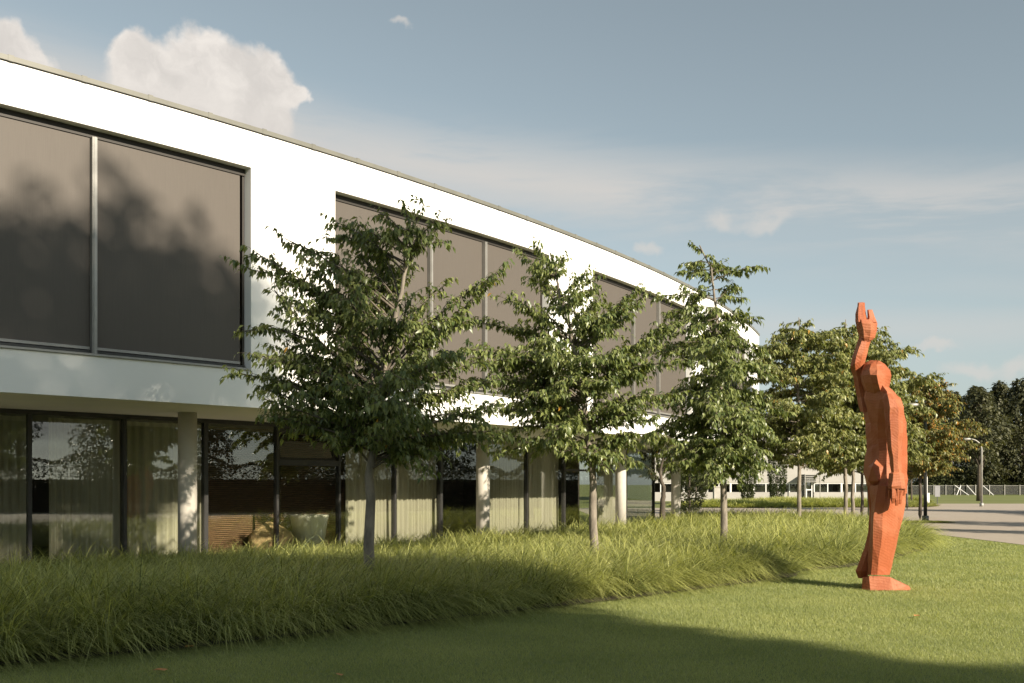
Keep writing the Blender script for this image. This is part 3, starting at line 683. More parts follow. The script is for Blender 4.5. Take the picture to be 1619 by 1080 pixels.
def shrub(name, base, h, rx, ry, label, cat, mat, seed, n, leaf, profile, group=None):
    rng = np.random.default_rng(seed); root = empty(name, base, label, cat, group)
    mb = MB(); mb.tube([(0, 0, -.05), (0, 0, h*0.5)], [0.07, 0.04], 8); mb.build('stem', M['bark_dark'], root)
    z = rng.uniform(0, 1, n); a = rng.uniform(0, 2*math.pi, n); rad = rng.uniform(0.5, 1.0, n)**0.35
    w_ = np.array([profile(q) for q in z])*(1+0.10*np.sin(a*3+z*9)+0.08*np.sin(a*7-z*17))
    p = np.stack([np.cos(a)*rad*w_*rx, np.sin(a)*rad*w_*ry, z*h], 1)
    o = np.stack([np.cos(a), np.sin(a), np.full(n, 0.9)], 1)
    me = leaves_mesh('foliage', p, o, leaf, 0.5, (-1.1, 0.2), rng); link_mesh('foliage', me, M[mat], root)
    return root
cone = lambda q: (math.sin(math.pi*min(1, 0.10+0.62*q**0.7)))**0.7*(1-0.55*max(0, q-.5)*2*0.9)
GY = 'clipped upright yews before the distant white building'
shrub('yew', (gx(1182, 80), 80, 0.1), 5.0, 0.62, 0.62, 'clipped upright yew, left of the pair before the white building', 'shrub', 'yew', 81, 5200, 0.17, cone, GY)
shrub('yew', (gx(1228.5, 80), 80, 0.1), 5.2, 0.68, 0.68, 'clipped upright yew, right of the pair before the white building', 'shrub', 'yew', 82, 5600, 0.17, cone, GY)
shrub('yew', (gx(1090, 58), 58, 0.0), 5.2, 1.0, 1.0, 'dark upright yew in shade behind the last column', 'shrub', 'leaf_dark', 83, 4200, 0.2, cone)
# low bushes along the far fence
for k, (px, D, w_, h_, lb) in enumerate([(1440, 150, 6, 3.2, 'low pale bush at the left end of the far fence'), (1500, 152, 5, 3.6, 'rounded bush behind the braced fence posts'), (1545, 155, 5, 3.0, 'low bush behind the fence near the distant lamp post'), (1600, 155, 6, 3.2, 'low bush behind the fence at the right edge')]):
    shrub('bush', (gx(px, D), D, 0), h_, w_, 2.2, lb, 'bush', 'leaf_back', 90+k, 1600, 0.55, lambda q: math.sqrt(max(0.02, 1-q*q)), 'bushes along the far fence')

def scrub():
    rng = np.random.default_rng(150); n = 22000; x = rng.uniform(gx(1400, 150), gx(1720, 150), n); z = rng.uniform(0, 1, n)
    h = 3.0+0.9*np.sin(x*0.5)+0.7*np.sin(x*1.3+2); p = np.stack([x, 148+rng.normal(0, 1.2, n)+2*z, z*h], 1)
    me = leaves_mesh('scrub', p, np.stack([0*x, -np.ones(n), 0*x+.3], 1), 0.42, 0.6, (-0.6, 0.6), rng)
    tag(link_mesh('scrub', me, M['leaf_dark']), 'dark continuous scrub behind the far fence', 'scrub', kind='stuff')
scrub()

# trees behind the camera and to the right: they throw the long shadows and stand in the window reflections
GS = 'tall dark trees facing the office across the lawn'
def uv(u, v): return (0.701*u+0.713*v, -0.713*u+0.701*v, 0.0)
clump_tree('tree', uv(27, 4.7), 19.5, 5.6, 'broad dark tree opposite the office that shades the lawn', 'leaf_dark', 101, 27000, 0.62, 0.08, GS, shape=0.14, lobes=90)
clump_tree('tree', uv(26.5, 7.0), 15.0, 3.0, 'shorter dark tree added out of view to widen the lawn shade', 'leaf_dark', 113, 11000, 0.5, 0.10, GS, shape=0.16, lobes=50)  # extra tree, added out of view so the lawn shade reaches further right
clump_tree('tree', uv(31, 5.3), 26.85, 4.3, 'unseen flat topped tree, thin crown shaped to shade the upper screens', 'leaf_dark', 112, 4200, 0.42, 0.935, GS, shape=0.25, lobes=30, flat=0.5)  # unseen; thin crown shaped for the shadow band, sun passes beneath it
clump_tree('tree', uv(30, -4.0), 26.5, 6.0, 'tall dark tree opposite the office, left of the shading one', 'leaf_dark', 102, 14000, 0.75, 0.10, GS, shape=0.5, lobes=40)
clump_tree('tree', uv(33, -14), 24.0, 6.0, 'tall dark tree opposite the office at the far left of its row', 'leaf_dark', 103, 10000, 0.75, 0.10, GS, shape=0.5, lobes=40)
clump_tree('tree', (62, -6, 0), 15, 4.2, 'dark tree mirrored in the left panes, right of the lawn', 'leaf_dark', 104, 15000, 0.30, 0.10, GS)
clump_tree('tree', (70, 6, 0), 17, 4.6, 'dark tree mirrored in the panes beside the first column', 'leaf_dark', 105, 15000, 0.30, 0.10, GS)
clump_tree('tree', (66, -20, 0), 14, 5.0, 'broad dark tree mirrored at the left edge of the glazing', 'leaf_dark', 106, 15000, 0.30, 0.10, GS)
clump_tree('tree', (75, 20, 0), 15, 5.5, 'broad dark tree across the paving right of the view', 'leaf_dark', 107, 15000, 0.30, 0.10, GS)
GP = 'trees right of the view shading the paving'
clump_tree('tree', (27.2, 32.0, 0), 7.5, 2.6, 'middle tree right of the view shading the paving', 'leaf_dark', 108, 6500, 0.2, 0.3, GP)
clump_tree('tree', (24.0, 25.5, 0), 6.5, 2.0, 'nearest tree right of the view shading the paving', 'leaf_dark', 109, 5500, 0.19, 0.3, GP)
clump_tree('tree', (37, 48, 0), 9, 4.5, 'far tree right of the view shading the paving', 'leaf_dark', 110, 7000, 0.27, 0.2, GP)
clump_tree('tree', (47, 40, 0), 10, 4.5, 'outer tree right of the view shading the paving', 'leaf_dark', 111, 7000, 0.27, 0.2, GP)

def long_hedge():
    rng = np.random.default_rng(140); n = 60000; y = rng.uniform(-45, 56, n); z = rng.uniform(0, 1, n)**0.8; sd_ = rng.choice([-1, 1], n)
    x = sd_*(0.85+0.15*np.sin(y*1.7)+rng.normal(0, .1, n)); h = 2.7+0.35*np.sin(y*0.6)+0.2*np.sin(y*2.3+1); top = rng.uniform(0, 1, n) < 0.25
    x = np.where(top, rng.uniform(-.9, .9, n), x); z = np.where(top, 1.0, z)
    p = np.stack([31+x+0*y, y, z*h], 1); me = leaves_mesh('hedge', p, np.stack([sd_, 0*y, 0*y+.5], 1), 0.2, 0.6, (-0.5, 0.6), rng)
    root = empty('hedge', (31, 8, 0), 'long dark hedge across the paving, mirrored in the ground floor glass', 'hedge')
    link_mesh('foliage', me, M['leaf_dark'], root, (-31, -8, 0))
    mb = MB(); mb.box(-.6, .6, -52, 47, 0, 1.85); mb.build('branches_or_core', M['bark_dark'], root)  # solid dark box added inside the leaves to block bright gaps
long_hedge()

# ------------------------------------------------------------------ ornamental grass bed
FRONT = [(-7.5, 6.6), (-4.45, 8.65), (-3.1, 9.57), (-1.7, 10.8), (-.65, 11.66), (.6, 12.8), (1.77, 13.87), (2.9, 15.0), (4.14, 16.25), (4.85, 17.0), (5.2, 18.0), (6.4, 18.9), (8.15, 21.2), (9.9, 23.9), (11.3, 27.0), (12.2, 30.0), (12.6, 33.5), (12.5, 37)]
def back_pts():
    out = [(12.0, 39.2), (8.5, 40.2), (6.2, 39.5)]
    for px in (1068, 981, 880, 763, 600, 450, 296, 150, 0, -80): 
        t = th_px(px, RC+0.55); p = P(t, RC+0.55, 0); out.append((p[0], p[1]))
    return out
POLY = np.array(FRONT+back_pts())
sheet('planting_bed', [tuple(p) for p in POLY], 0.030, M['soil'])
def inside(pts, poly):
    x, y = pts[:, 0], pts[:, 1]; c = np.zeros(len(pts), bool); j = len(poly)-1
    for i in range(len(poly)):
        xi, yi = poly[i]; xj, yj = poly[j]
        k = ((yi > y) != (yj > y)) & (x < (xj-xi)*(y-yi)/(yj-yi+1e-12)+xi); c ^= k; j = i
    return c
def edge_dist(pts, line):
    d = np.full(len(pts), 1e9); nx = np.zeros((len(pts), 2))
    for a, b in zip(line[:-1], line[1:]):
        a = np.array(a); b = np.array(b); ab = b-a; t = np.clip(((pts-a)@ab)/(ab@ab), 0, 1)
        q = a+t[:, None]*ab; dd = np.linalg.norm(pts-q, axis=1); m = dd < d
        d[m] = dd[m]; nx[m] = (q-pts)[m]/(dd[m][:, None]+1e-9)
    return d, nx
def blades(cent, length, lean, n_per, width, rng, spread=0.11, seg=4, lift=(0.55, 1.25), droopk=0.5):
    """tufts of arching blades; cent (k,2), length (k,), lean (k,2)"""
    k = len(cent); idx = np.repeat(np.arange(k), n_per); n = len(idx)
    a = rng.uniform(0, 2*math.pi, n); od = np.stack([np.cos(a), np.sin(a)], 1)
    p0 = cent[idx]+od*rng.uniform(0, spread, n)[:, None]
    L = length[idx]*rng.uniform(0.65, 1.12, n)
    h = od*rng.uniform(0.25, 1.0, n)[:, None]+lean[idx]*rng.uniform(0.6, 1.3, n)[:, None]
    hn = np.linalg.norm(h, axis=1)[:, None]; hd = h/(hn+1e-9)
    up = rng.uniform(lift[0], lift[1], n); hz = np.minimum(hn[:, 0], 1.4)*0.75
    nr = np.sqrt(up**2+hz**2); up, hz = up/nr, hz/nr
    s = np.linspace(0, 1, seg+1); V = []
    sd = np.stack([-hd[:, 1], hd[:, 0]], 1)+rng.normal(0, 0.5, (n, 2)); sd /= np.linalg.norm(sd, axis=1)[:, None]
    dk = rng.uniform(0.35, 1.0, n)*droopk
    for q in s:
        hx = L*(hz*q+0.22*q*q); z = L*(up*q-dk*q**2.4)
        z = np.maximum(z, 0.02)
        c = np.concatenate([p0+hd*hx[:, None], (z+0.02)[:, None]], 1)
        w_ = (width[idx]*(1-q**1.6)*0.5+0.0004)[:, None]
        o3 = np.concatenate([sd, np.zeros((n, 1))], 1)*w_
        V += [c-o3, c+o3]
    V = np.stack(V, 1).reshape(-1, 3); m = 2*(seg+1); b = (np.arange(n)*m)[:, None]
    F = np.concatenate([b+np.array([2*i, 2*i+1, 2*i+3, 2*i+2]) for i in range(seg)], 0)
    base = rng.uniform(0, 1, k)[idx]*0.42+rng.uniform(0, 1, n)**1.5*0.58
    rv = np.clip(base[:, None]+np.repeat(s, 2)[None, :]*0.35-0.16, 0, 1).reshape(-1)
    return V, F, rv
rg = np.random.default_rng(5)
def bed_points(step, y0, y1):
    gx_, gy_ = np.meshgrid(np.arange(-9, 14, step), np.arange(y0, y1, step))
    p = np.stack([gx_.ravel(), gy_.ravel()], 1)+rg.uniform(-.45, .45, (gx_.size, 2))*step
    p = p[inside(p, POLY)]; return p[p[:, 0] > -0.66*p[:, 1]-1.0]
VV, FF, RR, off = [], [], [], 0
crease = [(4.9, 17.15), (4.2, 18.0), (3.2, 19.0)]
for y0, y1, step, npb, wd in ((5, 12.5, 0.25, 135, 0.0105), (12.5, 17, 0.265, 118, 0.0118), (17, 24, 0.30, 80, 0.0145), (24, 41, 0.38, 52, 0.020)):
    p = bed_points(step, y0, y1); d, nx = edge_dist(p, FRONT)
    keep = d > 0.13; p, d, nx = p[keep], d[keep], nx[keep]
    d2, nx2 = edge_dist(p, [(12.0, 39.2), (8.5, 40.2), (6.2, 39.5)])
    big_n = np.sin(p[:, 0]*1.7+p[:, 1]*0.9)*0.5+np.sin(p[:, 0]*0.8-p[:, 1]*1.6+2)*0.5
    ln = 1.20*(0.80+0.20*np.clip(d/0.8, 0, 1))+0.06*big_n+rg.normal(0, 0.065, len(p))
    ln *= 1-0.20*np.clip((d-2.2)/2.5, 0, 1)*np.clip((27-p[:, 1])/5, 0, 1)
    dc, _ = edge_dist(p, crease); ln *= 1-0.30*np.exp(-(dc/0.35)**2)
    wind = np.array([[0.55, 0.02]])+np.stack([0.22*np.sin(p[:, 1]*1.3+p[:, 0]*.7), 0.2*np.sin(p[:, 0]*1.1)], 1)
    lean = nx*np.exp(-d/0.45)[:, None]*0.50+nx2*np.exp(-d2/0.6)[:, None]*0.7+wind*(1-0.55*np.exp(-d/0.5))[:, None]
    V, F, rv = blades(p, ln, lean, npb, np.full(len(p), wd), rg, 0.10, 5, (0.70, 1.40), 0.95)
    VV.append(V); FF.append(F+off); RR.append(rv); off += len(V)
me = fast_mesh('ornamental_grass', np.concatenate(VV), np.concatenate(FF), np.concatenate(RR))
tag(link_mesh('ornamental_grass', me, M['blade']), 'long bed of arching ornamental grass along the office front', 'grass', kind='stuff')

# ------------------------------------------------------------------ mown lawn blades
def lawn_blades():
    out = []
    for y0, y1, dens, h, wd in ((6.8, 10.5, 5200, 0.034, 0.0042), (10.5, 15, 3200, 0.036, 0.0056), (15, 22, 1300, 0.040, 0.0085), (22, 36, 420, 0.045, 0.014)):
        n = int((y1-y0)*(0.60*(y1+y0)+3)*dens); y = rg.uniform(y0, y1, n); x = rg.uniform(-0.2*0-0.6, 0.58, n)*y+rg.uniform(-1.2, 1.2, n)
        p = np.stack([x, y], 1); p = p[(~inside(p, POLY)) & (p[:, 0] < 13.15) & (p[:, 0] > -6+0.0*p[:, 1])]
        # only the lawn side of the bed
        fx = np.array(FRONT); lim = np.interp(p[:, 0], fx[:, 0], fx[:, 1], right=35.0); p = p[p[:, 1] < lim+0.05]
        nz = np.sin(p[:, 0]*2.1+1.3*np.sin(p[:, 1]*1.7))*np.sin(p[:, 1]*2.6+p[:, 0])*0.5+0.5
        n = len(p); a = rg.uniform(0, 2*math.pi, n); hh = h*rg.uniform(0.5, 1.25, n)
        d = np.stack([np.cos(a), np.sin(a)], 1)*(wd*0.5*rg.uniform(0.6, 1.3, n))[:, None]; ln = rg.normal(0, 0.6, (n, 2))*hh[:, None]
        z0 = np.full((n, 1), 0.003)
        V = np.stack([np.concatenate([p-d, z0], 1), np.concatenate([p+d, z0], 1), np.concatenate([p+ln, hh[:, None]+z0], 1)], 1).reshape(-1, 3)
        rv = np.clip(rg.uniform(0, 1, n)*0.7+nz*0.3, 0, 1); out.append((V, np.repeat(rv, 3)))
    V = np.concatenate([o[0] for o in out]); r = np.concatenate([o[1] for o in out])
    return fast_mesh('lawn_grass', V, np.arange(len(V), dtype=np.int32).reshape(-1, 3), r)
tag(link_mesh('lawn_grass', lawn_blades(), M['turf_blade']), 'short mown lawn grass in front of the ornamental grass', 'grass', kind='stuff')

def leaf_on_lawn(px, py, label, a):
    D = FPX*EYE/(py-HOR); mb = MB()
    vs = [(-.06, 0, 0), (-.02, .03, .012), (.03, .028, .015), (.065, 0, .02), (.03, -.028, .012), (-.02, -.03, .016), (0, 0, .004)]
    mb.add(vs, [(6, i, (i+1) % 6) for i in range(6)])
    o = mb.build('fallen_leaf', M['fallen'], None, (gx(px, D), D, 0.035)); o.rotation_euler = (0.1, 0.15, a)
    tag(o, label, 'leaf', 'fallen leaves on the lawn')
leaf_on_lawn(253, 1067, 'fallen brown leaf on the shaded lawn near the lower left', .3)
leaf_on_lawn(299, 1029, 'fallen brown leaf at the foot of the ornamental grass', 1.2)
leaf_on_lawn(537, 1075, 'fallen brown leaf on the shaded lawn by the bottom edge', 2.0)
leaf_on_lawn(1449, 979, 'fallen reddish leaf on the sunlit lawn before the carved figure', .8)

# ------------------------------------------------------------------ carved wooden figure
DS = 15.2; SX = gx(1395, DS); SC = DS/FPX
def sx(px): return (px-1395)*SC
def sz(py): return (934.5-py)*SC
def ring(xl, xr, yf, yb, z, c=0.28, tl=0.0):
    """eight-sided section, tl tilts it along x"""
    w_, d_ = xr-xl, yb-yf; cx_, cy_ = w_*c, d_*c
    pts = [(xl+cx_, yf), (xr-cx_, yf), (xr, yf+cy_), (xr, yb-cy_), (xr-cx_, yb), (xl+cx_, yb), (xl, yb-cy_), (xl, yf+cy_)]
    return [(x, y, z+tl*(x-(xl+xr)/2)) for x, y in pts]
JIT = random.Random(77)
def loft(rings, jit=0.011):
    full_ = [rings[0]]
    for a_, b_2 in zip(rings[:-1], rings[1:]):
        if abs(a_[0][2]-b_2[0][2]) > 0.16: full_.append([tuple((p_+q_)/2+JIT.uniform(-1, 1)*jit for p_, q_ in zip(u_, v_)) for u_, v_ in zip(a_, b_2)])
        full_.append([tuple(p_+JIT.uniform(-1, 1)*jit*0.7 for p_ in u_) for u_ in b_2])
    rings = full_
    bm = bmesh.new(); vr = [[bm.verts.new(p) for p in r] for r in rings]; n = len(rings[0])
    for a, b in zip(vr[:-1], vr[1:]):
        for k in range(n): bm.faces.new((a[k], a[(k+1) % n], b[(k+1) % n], b[k]))
    bm.faces.new(vr[0][::-1]); bm.faces.new(vr[-1])
    bmesh.ops.recalc_face_normals(bm, faces=bm.faces)
    return bm
def px_loft(secs, c=0.28):
    return loft([ring(sx(s[1]), sx(s[2]), s[3], s[4], sz(s[0]), s[5] if len(s) > 5 else c, s[6] if len(s) > 6 else 0.0) for s in secs])
pieces = []
def turned(xl, xa, xm, xn, xr, z, yl=.30, ya=.0, ym=-.27, yn=-.34, yr=.0, yb=.46):
    # section turned a half corner: dark back plane to the left, lit flank to the right
    w_ = xr-xl
    return [(sx(xl), yl, sz(z)), (sx(xa), ya, sz(z)), (sx(xm), ym, sz(z)), (sx(xn), yn, sz(z)), (sx(xr-.16*w_), yr-.13, sz(z)), (sx(xr), yr, sz(z)),
            (sx(xr-.10*w_), yb-.08, sz(z)), (sx(xr-.45*w_), yb, sz(z)), (sx(xl+.16*w_), yb-.02, sz(z))]
# near leg and torso
pieces.append(loft([turned(1371, 1372, 1377, 1387, 1406.5, 913, .05, -.08, -.26, -.29, -.08, .08), turned(1371.5, 1372.5, 1379, 1389.5, 1412.5, 888, .07, -.08, -.30, -.33, -.05, .12),
    turned(1375.5, 1377, 1381, 1394.5, 1422.5, 844, .10, -.08, -.35, -.385, -.04, .20), turned(1377, 1379, 1383, 1398, 1431.5, 800, .12, -.07, -.36, -.40, -.04, .24), turned(1374, 1378, 1388, 1402, 1434, 772, .16, -.04, -.35, -.40, -.04, .28)]))
pieces.append(loft([turned(1377, 1379, 1389, 1403, 1434, 784, .42, .16, -.28, -.38, -.02, .52), turned(1370, 1376, 1390, 1401, 1434.6, 771, .44, .12, -.18, -.27, -.02, .54),
    turned(1366, 1377, 1391, 1402, 1434.6, 752, .42, .10, -.12, -.22, .0, .54), turned(1367, 1377, 1390, 1402, 1434.2, 736, .40, .10, -.07, -.16, .0, .52),
    turned(1370, 1379, 1389, 1402, 1434, 715, .38, .14, -.02, -.12, .02, .48), turned(1370.3, 1379.5, 1388, 1402, 1434.2, 697, .40, .15, -.01, -.12, .02, .50),
    turned(1368, 1376, 1388, 1402, 1432.8, 672, .48, .12, -.08, -.20, .0, .56), turned(1362, 1372, 1389, 1403, 1429, 650, .58, .08, -.20, -.32, -.05, .66),
    turned(1357.5, 1368, 1392, 1404, 1424, 635, .60, .06, -.27, -.46, -.10, .68), turned(1360, 1370, 1390, 1402, 1413, 623, .52, .02, -.24, -.38, -.08, .56), turned(1367, 1374, 1385, 1394, 1402, 612, .36, .02, -.14, -.22, .0, .40)]))
# near foot
foot = bmesh.new()
fv = [(1362.3, -.30, 934.8), (1376, -.40, 935.2), (1412, -.42, 935.4), (1438, -.36, 935.2), (1441.5, -.18, 934.8), (1436, -.02, 934.5), (1380, .06, 934.5), (1362.3, .02, 934.5),
      (1363.5, -.27, 916), (1374, -.36, 912.5), (1407, -.36, 914), (1434, -.32, 928.5), (1437, -.18, 928), (1432, -.06, 927.5), (1384, .03, 912), (1364, .0, 914)]
vv = [foot.verts.new((sx(a), b, sz(c)-0.02)) for a, b, c in fv]
for k in range(8): foot.faces.new((vv[k], vv[(k+1) % 8], vv[8+(k+1) % 8], vv[8+k]))
foot.faces.new(vv[:8][::-1]); foot.faces.new((vv[8], vv[9], vv[10], vv[14], vv[15])); foot.faces.new((vv[10], vv[11], vv[12], vv[13], vv[14]))
bmesh.ops.recalc_face_normals(foot, faces=foot.faces); pieces.append(foot)
# far leg with lifted heel
pieces.append(px_loft([(918, 1357, 1369, .12, .34, .32), (906, 1353, 1378, .06, .40, .32), (890, 1360, 1384, .06, .40, .30), (870, 1367, 1392, .06, .42, .30), (845, 1373, 1400, .05, .45, .30), (812, 1375, 1410, .04, .50, .30), (774, 1372, 1418, .05, .50, .30)]))
pieces.append(loft([ring(sx(1366), sx(1425), .14, .42, -.02, .3), ring(sx(1364), sx(1424), .15, .41, .10, .3), ring(sx(1366), sx(1395), .15, .40, .19, .3)]))
# buttocks
def blob(px, py, y, rx, ry, rz, seed):
    bm = bmesh.new(); bmesh.ops.create_icosphere(bm, subdivisions=1, radius=1.06); rs = random.Random(seed)
    rot = Matrix.Rotation(rs.uniform(0, 3), 4, 'Z')
    for v in bm.verts: q = rot @ v.co; v.co = Vector((sx(px)+q.x*rx, y+q.y*ry, sz(py)+q.z*rz))
    return bm
pieces.append(blob(1387, 753, .0, .165, .19, .225, 1))
# hanging near arm
pieces.append(px_loft([(626, 1398, 1414, -.54, -.26, .30), (634, 1396, 1424, -.60, -.22, .30), (648, 1398, 1428.5, -.64, -.24, .28), (673, 1400, 1427.5, -.65, -.30, .27), (701, 1402, 1426, -.64, -.33, .27), (725, 1406, 1425, -.62, -.35, .27), (750, 1409, 1425.5, -.60, -.37, .25), (753, 1406, 1429, -.63, -.36, .26), (772, 1403.5, 1431.5, -.64, -.37, .24), (777, 1404, 1432, -.63, -.38, .24)]))
for x0, x1, x2, x3, yb, y in ((1404, 1409, 1404, 1408, 792, -.56), (1410, 1416, 1409.5, 1414.5, 800, -.615), (1417, 1422.5, 1415.5, 1420.5, 803.5, -.60), (1423.5, 1428.5, 1420.5, 1425, 801, -.57), (1428, 1432.5, 1427, 1430.5, 788, -.46)):
    pieces.append(loft([ring(sx(x2), sx(x3), y+.03, y+.11, sz(yb), .25), ring(sx(x2)+.004, sx(x3)+.012, y, y+.13, sz(yb-9), .22), ring(sx(x0), sx(x1), y-.01, y+.16, sz(770), .2)]))
# head: blocky, turned away
pieces.append(loft([turned(1369, 1374, 1384, 1392, 1402, 630, .25, .05, -.12, -.16, .0, .36), turned(1363.5, 1370, 1382, 1391, 1405, 620, .26, .0, -.20, -.26, .0, .42), turned(1360.5, 1366, 1379, 1389, 1407.7, 610, .24, -.06, -.26, -.33, -.02, .46),
    turned(1358.2, 1363, 1376, 1387, 1409, 597, .22, -.10, -.29, -.36, -.06, .46), turned(1360, 1364, 1375, 1388, 1407, 588.5, .20, -.08, -.25, -.30, -.08, .42), turned(1367, 1370, 1377, 1386, 1399, 579.5, .16, -.04, -.16, -.19, -.04, .34), turned(1375.5, 1377, 1380, 1386, 1391, 574, .12, .02, -.03, -.05, .04, .22)]))
# raised far arm
pieces.append(px_loft([(655, 1360, 1378, .16, .60, .3), (632, 1355.5, 1374, .20, .60, .3), (600, 1349.3, 1369, .14, .52, .3), (586, 1345.7, 1367, .08, .44, .3, .3), (577, 1344.3, 1369, .02, .38, .3, .5), (566, 1347, 1371.5, .0, .34, .3, .3), (545, 1355.5, 1376, .02, .30, .3, .1), (535, 1358.5, 1377.5, .03, .28, .3)]))
pieces.append(px_loft([(543, 1362, 1379, .02, .28, .3, .1), (537, 1358.5, 1383.5, -.03, .32, .32), (526, 1355, 1386.5, -.07, .36, .32), (515, 1353, 1387, -.08, .38, .3), (509, 1352, 1383, -.06, .38, .3)]))
pieces.append(px_loft([(513, 1352.3, 1372, -.05, .30, .25), (500, 1352.4, 1368.5, -.03, .28, .22), (488, 1356, 1367.2, -.01, .23, .22), (482.5, 1356.8, 1366.6, .0, .18, .22)]))
pieces.append(px_loft([(513, 1370, 1386.5, -.02, .16, .25), (505, 1371.8, 1383, -.0, .15, .22), (494, 1371.6, 1378.6, .02, .12, .22)]))
objs = []
for bm in pieces:
    bmesh.ops.triangulate(bm, faces=bm.faces); bmesh.ops.recalc_face_normals(bm, faces=bm.faces)
    for v in bm.verts:
        k_ = (DS+v.co.y)/DS; v.co.x = (v.co.x+SX)*k_-SX; v.co.z = max(-0.03, EYE+(v.co.z-EYE)*k_)
    me = bpy.data.meshes.new('tmp_piece'); bm.to_mesh(me); bm.free(); objs.append(link_mesh('tmp_piece', me, None))
main = objs[0]
for o in objs[1:]:
    md = main.modifiers.new('join', 'BOOLEAN'); md.operation = 'UNION'; md.solver = 'MANIFOLD'; md.object = o
dg = bpy.context.evaluated_depsgraph_get()
me = bpy.data.meshes.new_from_object(main.evaluated_get(dg)); me.name = 'carved_figure'
for o in objs: bpy.data.objects.remove(o)
fig = link_mesh('wooden_figure', me, None, None, (SX, DS, 0.0)); me.materials.clear(); me.materials.append(M['carved'])
tag(fig, 'tall rough carved red brown wooden figure raising one arm on the lawn', 'sculpture')

# ------------------------------------------------------------------ things across the paving
def lamp_post(px, D, base_py, top_py, reach, label, mat):
    root = empty('street_lamp', (gx(px, D), D, 0), label, 'street lamp', 'curved street lamps on the paving')
    H = (HOR-top_py)/FPX*D+EYE
    mb = MB(); mb.tube([(0, 0, -.05), (0, 0, 0.25), (0, 0, 0.26)], [0.14, 0.14, 0.09], 14)
    mb.build('base', M[mat], root, None, True)
    pts = [(0, 0, 0.26), (0, 0, H-0.75)]+[(-reach*(1-math.cos(a)), 0, H-0.75+0.75*math.sin(a)) for a in np.linspace(0.15, 1.5, 9)]
    mb = MB(); mb.tube(pts, [0.075]+[0.06-0.0030*k for k in range(len(pts)-1)], 14); mb.build('pole', M[mat], root, None, True)
    mb = MB(); e = pts[-1]; mb.tube([(e[0]+.02, 0, e[2]), (e[0]-.1, 0, e[2]-.005), (e[0]-.42, 0, e[2]-.03), (e[0]-.5, 0, e[2]-.06)], [0.05, 0.085, 0.095, 0.03], 12)
    mb.build('lamp_head', M['galv'], root, None, True)
lamp_post(1463, 42, 825, 640, 0.33, 'street lamp beside the tree right of the carved figure', 'steel_dark')
lamp_post(1552, 70, 801, 694, 0.85, 'pale street lamp on the far side of the paving', 'galv')
root = empty('marker_post', (gx(1466, 76), 76, 0), 'slim white post with a wider box at its foot', 'post')
mb = MB(); mb.box(-.13, .13, -.12, .12, 0, .85); mb.box(-.15, .15, -.14, .14, .853, .90); mb.build('box', M['white_paint'], root)
mb = MB(); mb.tube([(-.03, 0, .9), (-.03, 0, 2.5)], .05, 12); mb.build('post', M['white_paint'], root)
root = empty('notice_board', (gx(1482, 79), 79, 0), 'small grey notice board on a thin post at the field edge', 'sign')
mb = MB(); mb.tube([(0, 0, -.05), (0, 0, .75)], .03, 8); mb.build('post', M['steel_dark'], root)
mb = MB(); mb.box(-.20, .20, -.03, .03, .58, 1.46); mb.build('panel', M['sign_grey'], root)
# fence along the far field
root = empty('field_fence', (gx(1540, 140), 140, 0), 'low wire mesh fence with white posts and braces across the field', 'fence')
def wire():
    m, t = new_mat('wire_mesh'); tc = t.n('ShaderNodeTexCoord').outputs['Object']
    p = t.n('ShaderNodeBsdfPrincipled', {'Base Color': (0.06, 0.06, 0.055, 1), 'Roughness': 0.6}).outputs[0]
    finish(t, t.n('ShaderNodeMixShader', {0: 0.25, 1: t.n('ShaderNodeBsdfTransparent').outputs[0], 2: p}).outputs[0]); return m
X0, X1 = gx(1440, 140)-gx(1540, 140), gx(1700, 140)-gx(1540, 140)
mb = MB(); mb.box(X0, X1, -.02, .02, .08, 1.32); mb.build('wire_panel', wire(), root)
mb = MB(); mb.box(X0, X1, -.02, .02, 1.33, 1.365); mb.build('top_rail', M['galv'], root)
for px in (1476, 1495, 1509, 1518, 1528, 1542, 1564, 1588, 1612):
    x = gx(px, 140)-gx(1540, 140); mb = MB(); mb.box(x-.04, x+.04, -.12, -.035, 0, 1.46); mb.build('fence_post', M['galv'], root)
for pa, pb in ((1509, 1527), (1528, 1538), (1553, 1566), (1518, 1508)):
    a, b = gx(pa, 140)-gx(1540, 140), gx(pb, 140)-gx(1540, 140); mb = MB(); mb.tube([(a, -.2, 1.35), (b, -.9, 0.0)], .05, 6); mb.build('brace', M['white_paint'], root)

# distant white building
DB = 92.0
FB = empty('distant_building', (gx(1240, DB), DB, 0), 'low white building with a dark strip window beyond the grass bed', 'building')
fx0 = gx(1240, DB); L_, R2_ = gx(1030, DB)-fx0, gx(1425, DB)-fx0; ZW0, ZW1 = 0.83, 1.68
HB = 7.9; dl, dr = gx(1267, DB)-fx0, gx(1287, DB)-fx0
mb = MB(); mb.box(L_, dl, 0, .3, 0, ZW0); mb.box(dr, R2_, 0, .3, 0, ZW0); mb.box(L_, R2_, 0, .3, 2.35, HB); mb.box(L_, dl, 0, .3, ZW1, 2.348); mb.box(dr, R2_, 0, .3, ZW1, 2.348)
mb.box(L_, L_+.3, .302, 20, 0, HB); mb.box(R2_-.3, R2_, .302, 20, 0, HB); mb.box(L_+.302, R2_-.302, 19, 20, 0, HB)
mb.build('wall', M['far_wall'], FB)
mb = MB(); mb.box(L_-.05, R2_+.05, -.06, 20.05, HB+.002, HB+.2); mb.build('roof', M['coping'], FB)
mb = MB(); mb.box(L_+.302, R2_-.302, 3, 3.2, 0, HB-.01); mb.build('room_wall', M['interior'], FB)
pxs = [1044, 1075, 1110, 1150, 1196, 1267]; rgs = [(gx(1044, DB)-fx0, dl), (dr, R2_-.35)]
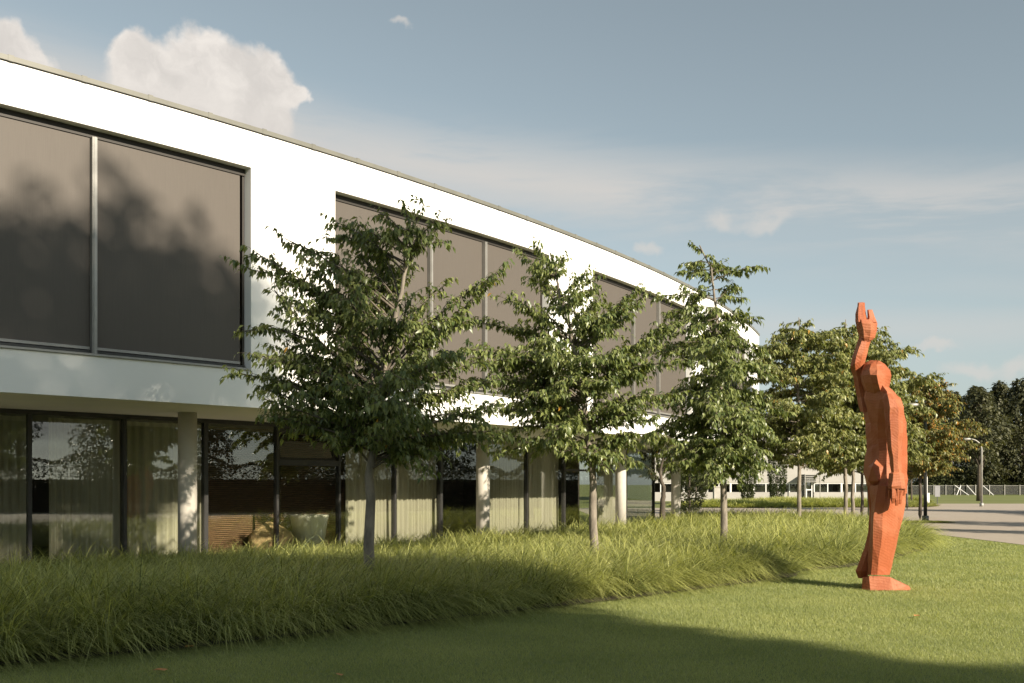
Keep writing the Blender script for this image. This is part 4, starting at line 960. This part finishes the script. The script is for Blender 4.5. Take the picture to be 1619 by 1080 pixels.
for a, b in rgs:
    n = int((b-a)/2.0); s = (b-a)/n
    for k in range(n):
        x0, x1 = a+k*s, a+(k+1)*s; mb = MB()
        for q in (x0, (x0+x1)/2-.04, x1-.08): mb.box(q, q+.08, .05, .14, ZW0+.002, ZW1-.002)
        mb.box(x0+.08, (x0+x1)/2-.04, .05, .14, ZW1-.08, ZW1-.003); mb.box((x0+x1)/2+.04, x1-.08, .05, .14, ZW1-.08, ZW1-.003)
        wf = mb.build('window', M['white_paint'], FB)
        mb = MB(); mb.box(x0+.082, x1-.082, .16, .17, ZW0+.003, ZW1-.003); mb.build('pane', M['glass'], wf)
mb = MB(); mb.box(dl+.45, dl+.53, .05, .14, 0, 2.345); mb.box(dl+.95, dl+1.03, .05, .14, 0, 2.345); mb.box(dl+.532, dl+.948, .05, .14, 0, .12); mb.box(dl+.532, dl+.948, .05, .14, 1.0, 1.1); mb.box(dl+.532, dl+.948, .05, .14, 2.2, 2.344)
dd_ = mb.build('door', M['white_paint'], FB)
mb = MB(); mb.box(dl, dr, .2, .21, 0, 2.345); mb.build('pane', M['glass'], dd_)
mb = MB()
for k in range(5): mb.box(dl-.1, dr+.25, -1.2, -.05, 1.75+.16*k, 1.82+.16*k)
for q in (dl-.05, dr+.15): mb.box(q, q+.06, -1.26, -1.202, 0, 2.5)
mb.build('louvre_canopy', M['galv'], FB)
root = empty('stone_pillar', (gx(1134, 80), 80, 0), 'squat grey stone pillar with a flat cap beside the third trunk', 'pillar')
mb = MB(); mb.box(-.30, .30, -.3, .3, 0, 1.30); mb.build('shaft', M['stone_grey'], root)
mb = MB(); mb.box(-.34, .34, -.34, .34, 1.302, 1.40); mb.build('cap', M['stone_grey'], root)
# grass mounds before the distant building
GM = 'grass mounds before the distant white building'
def mound(px, D, w_, d_, h_, label, seed, n=2600):
    rng = np.random.default_rng(seed); u = rng.uniform(0, 2*math.pi, n); r = np.sqrt(rng.uniform(0, 1, n))
    c = np.stack([np.cos(u)*r*w_, np.sin(u)*r*d_], 1); le = np.full(n, 0.0)+h_*(1-0.55*r**3)
    V, F, rv = blades(c, le, c/np.array([[w_, d_]])*0.9+np.array([[.3, 0]]), 9, np.full(n, .045), rng, 0.25, 3)
    tag(link_mesh('grass_mound', fast_mesh('grass_mound', V, F, rv), M['blade'], None, (gx(px, D), D, 0)), label, 'grass', GM)
mound(1165, 70, 4.6, 4.5, .80, 'grass mound at the foot of the left clipped yew', 1)
mound(1245, 72, 3.6, 4.5, 0.95, 'grass mound at the foot of the right clipped yew', 2)
mound(1340, 71, 6.0, 4.5, 0.95, 'grass mound right of the distant door, behind pale trunks', 3)
mound(1443, 82, 1.2, 1.2, .9, 'small round grass mound just right of the carved hand', 4, 500)
mound(1470, 41, 1.0, .8, .10, 'patch of short grass around the foot of the dark lamp post', 5, 700)
